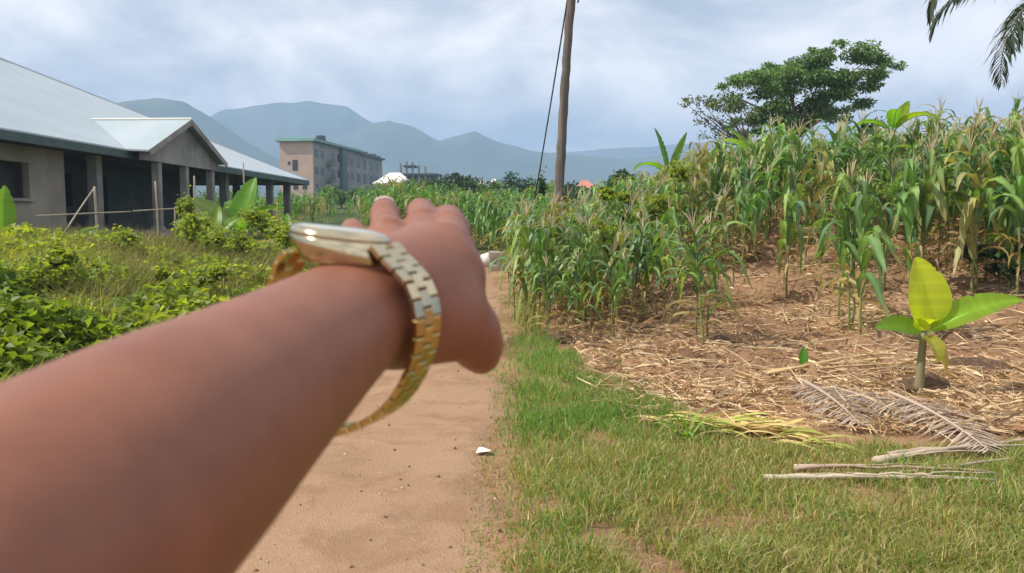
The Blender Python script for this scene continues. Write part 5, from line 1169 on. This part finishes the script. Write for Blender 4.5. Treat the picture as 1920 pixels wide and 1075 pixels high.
# ------------------------------------------------------------------ the watch
def watch():
    Wd = np.array((0.50, 0.12, 0.86)); Wd /= np.linalg.norm(Wd)
    up_ = np.array((-0.10, 1.0, 0)); n_ = up_-Wd*(up_@Wd); n_ /= np.linalg.norm(n_); t_v = np.cross(n_, Wd); t_v = -t_v if t_v[0] < 0 else t_v
    C0 = cp(672, 620, 0.330)
    def onplane(px, py):
        r_ = cp(px, py, 1.0); s = (C0@Wd)/(r_@Wd); q = r_*s-C0; return np.array((q@t_v, q@n_))
    o = thing('wristwatch', C2W(C0+n_*0.036), 'loose two tone steel and gold wristwatch hanging on the outstretched wrist', 'watch')
    def W(tt, nn, ww): return C2W(C0+t_v*tt+n_*nn+Wd*ww)
    # case: rounded tonneau, lathed profile squashed a little
    cc = onplane(646, 463); ct, cn_ = cc; tl = -0.23
    def caseP(a, r_, z):   # a angle in the dial plane, r radius, z along the dial normal
        x_ = r_*math.cos(a)*1.06; y_ = r_*math.sin(a)*0.98
        tt = ct+x_*math.cos(tl)-z*math.sin(tl)*-1*0+z*0; return W(ct+x_*math.cos(tl)+z*math.sin(-tl)*-1, cn_+x_*math.sin(tl)+z*math.cos(tl)-y_*0.10, y_)
    def lathe(name, prof, mat, par, seg=48, closed=True):
        V = [caseP(2*math.pi*k/seg, r_, z) for r_, z in prof for k in range(seg)]; m_ = len(prof)
        F = [(i*seg+k, i*seg+(k+1) % seg, (i+1)*seg+(k+1) % seg, (i+1)*seg+k) for i in range(m_-1) for k in range(seg)]
        F += [tuple(range(seg-1, -1, -1)), tuple((m_-1)*seg+k for k in range(seg))]
        return part(name, V, F, mat, par, smooth=True)
    cs = lathe('case', [(0.0150, -0.0080), (0.0180, -0.0072), (0.0196, -0.0045), (0.0205, -0.0005), (0.0206, 0.0030), (0.0198, 0.0040)], M['steel'], o)
    lathe('bezel', [(0.0200, 0.0041), (0.0196, 0.0056), (0.0178, 0.0076), (0.0160, 0.0082)], M['steel'], cs)
    lathe('crystal', [(0.0158, 0.0074), (0.0156, 0.0084), (0.0120, 0.0088), (0.004, 0.0090)], M['crystal'], cs)
    cr_a = 0.0; 
    V = [caseP(-math.pi/2+0.0, 0.0, 0)]
    # crown on the hand side of the case
    cpts = [caseP(math.pi/2, r_, 0.0) for r_ in (0.0203, 0.0215, 0.0240, 0.0245)]
    Vc, Fc = tube(cpts, [0.0022, 0.0030, 0.0030, 0.0024], 12); part('crown', Vc, Fc, M['gold_steel'], cs)
    # bracelet path in the plane of the loop
    key = [(748, 492), (778, 522), (797, 566), (801, 612), (795, 655), (778, 702), (749, 748), (706, 783), (640, 806), (570, 790), (520, 755), (490, 700), (505, 630), (522, 560), (538, 508), (552, 474)]
    kp = np.array([onplane(*k) for k in key]); kp = np.vstack([[ct+0.0200, cn_-0.0010], kp, [ct-0.0205, cn_+0.0005]])
    # Catmull-Rom resample
    pts = []
    ex = np.vstack([2*kp[0]-kp[1], kp, 2*kp[-1]-kp[-2]])
    for i in range(1, len(ex)-2):
        for s in np.linspace(0, 1, 24, endpoint=False):
            p0, p1, p2, p3 = ex[i-1:i+3]; pts.append(0.5*((2*p1)+(-p0+p2)*s+(2*p0-5*p1+4*p2-p3)*s*s+(-p0+3*p1-3*p2+p3)*s**3))
    pts = np.array(pts); seg = np.r_[0, np.cumsum(np.linalg.norm(np.diff(pts, axis=0), axis=1))]; tot = seg[-1]; pitch = 0.0072; nl = int(tot/pitch)
    def at(s): return np.array((np.interp(s, seg, pts[:, 0]), np.interp(s, seg, pts[:, 1])))
    def link(s, ln, w0, w1, th, name, mat, par, lift=0.0):
        a, b_ = at(max(0, s)), at(min(tot, s+ln)); tg = (b_-a)/(np.linalg.norm(b_-a)+1e-9); nr = np.array((tg[1], -tg[0])); mid_ = (a+b_)/2; L_ = ln
        cen = kp.mean(0); nr = nr if nr@(mid_-cen) > 0 else -nr
        bm = bmesh.new(); bmesh.ops.create_cube(bm, size=1); bmesh.ops.scale(bm, vec=(L_, th, w1-w0), verts=bm.verts); bmesh.ops.bevel(bm, geom=bm.edges[:], offset=0.00035, segments=1, affect='EDGES')
        bm.verts.ensure_lookup_table(); bm.faces.ensure_lookup_table()
        Vl = []
        for v_ in bm.verts:
            q = mid_+tg*v_.co.x+nr*(v_.co.y+lift); Vl.append(W(q[0], q[1], v_.co.z+(w0+w1)/2))
        Fl = [tuple(v_.index for v_ in f_.verts) for f_ in bm.faces]; bm.free(); return Vl, Fl
    clasp0, clasp1 = 0.52*tot, 0.62*tot
    for k in range(nl):
        s = k*pitch+0.0004; f_ = k/nl; hw_ = 0.0086-0.0014*math.sin(math.pi*f_)
        if clasp0 < s+pitch*0.5 < clasp1: continue
        g_ = 0.0006; mb = MB()
        for w0, w1, off in ((-hw_, -hw_*0.36, 0), (hw_*0.36, hw_, 0), (-hw_*0.345, hw_*0.345, pitch/2)):
            Vl, Fl = link(s+off+g_/2, pitch-g_, w0, w1, 0.0026, 'link', None, None, 0.0002 if off else 0); mb.add(Vl, Fl)
        part('link', mb.V, mb.F, M['steel'] if k < 5 else M['gold_steel'], o)
    Vl, Fl = link(clasp0, clasp1-clasp0, -0.0078, 0.0078, 0.0036, 'clasp', None, None); part('clasp', Vl, Fl, M['steel'], o)
watch()
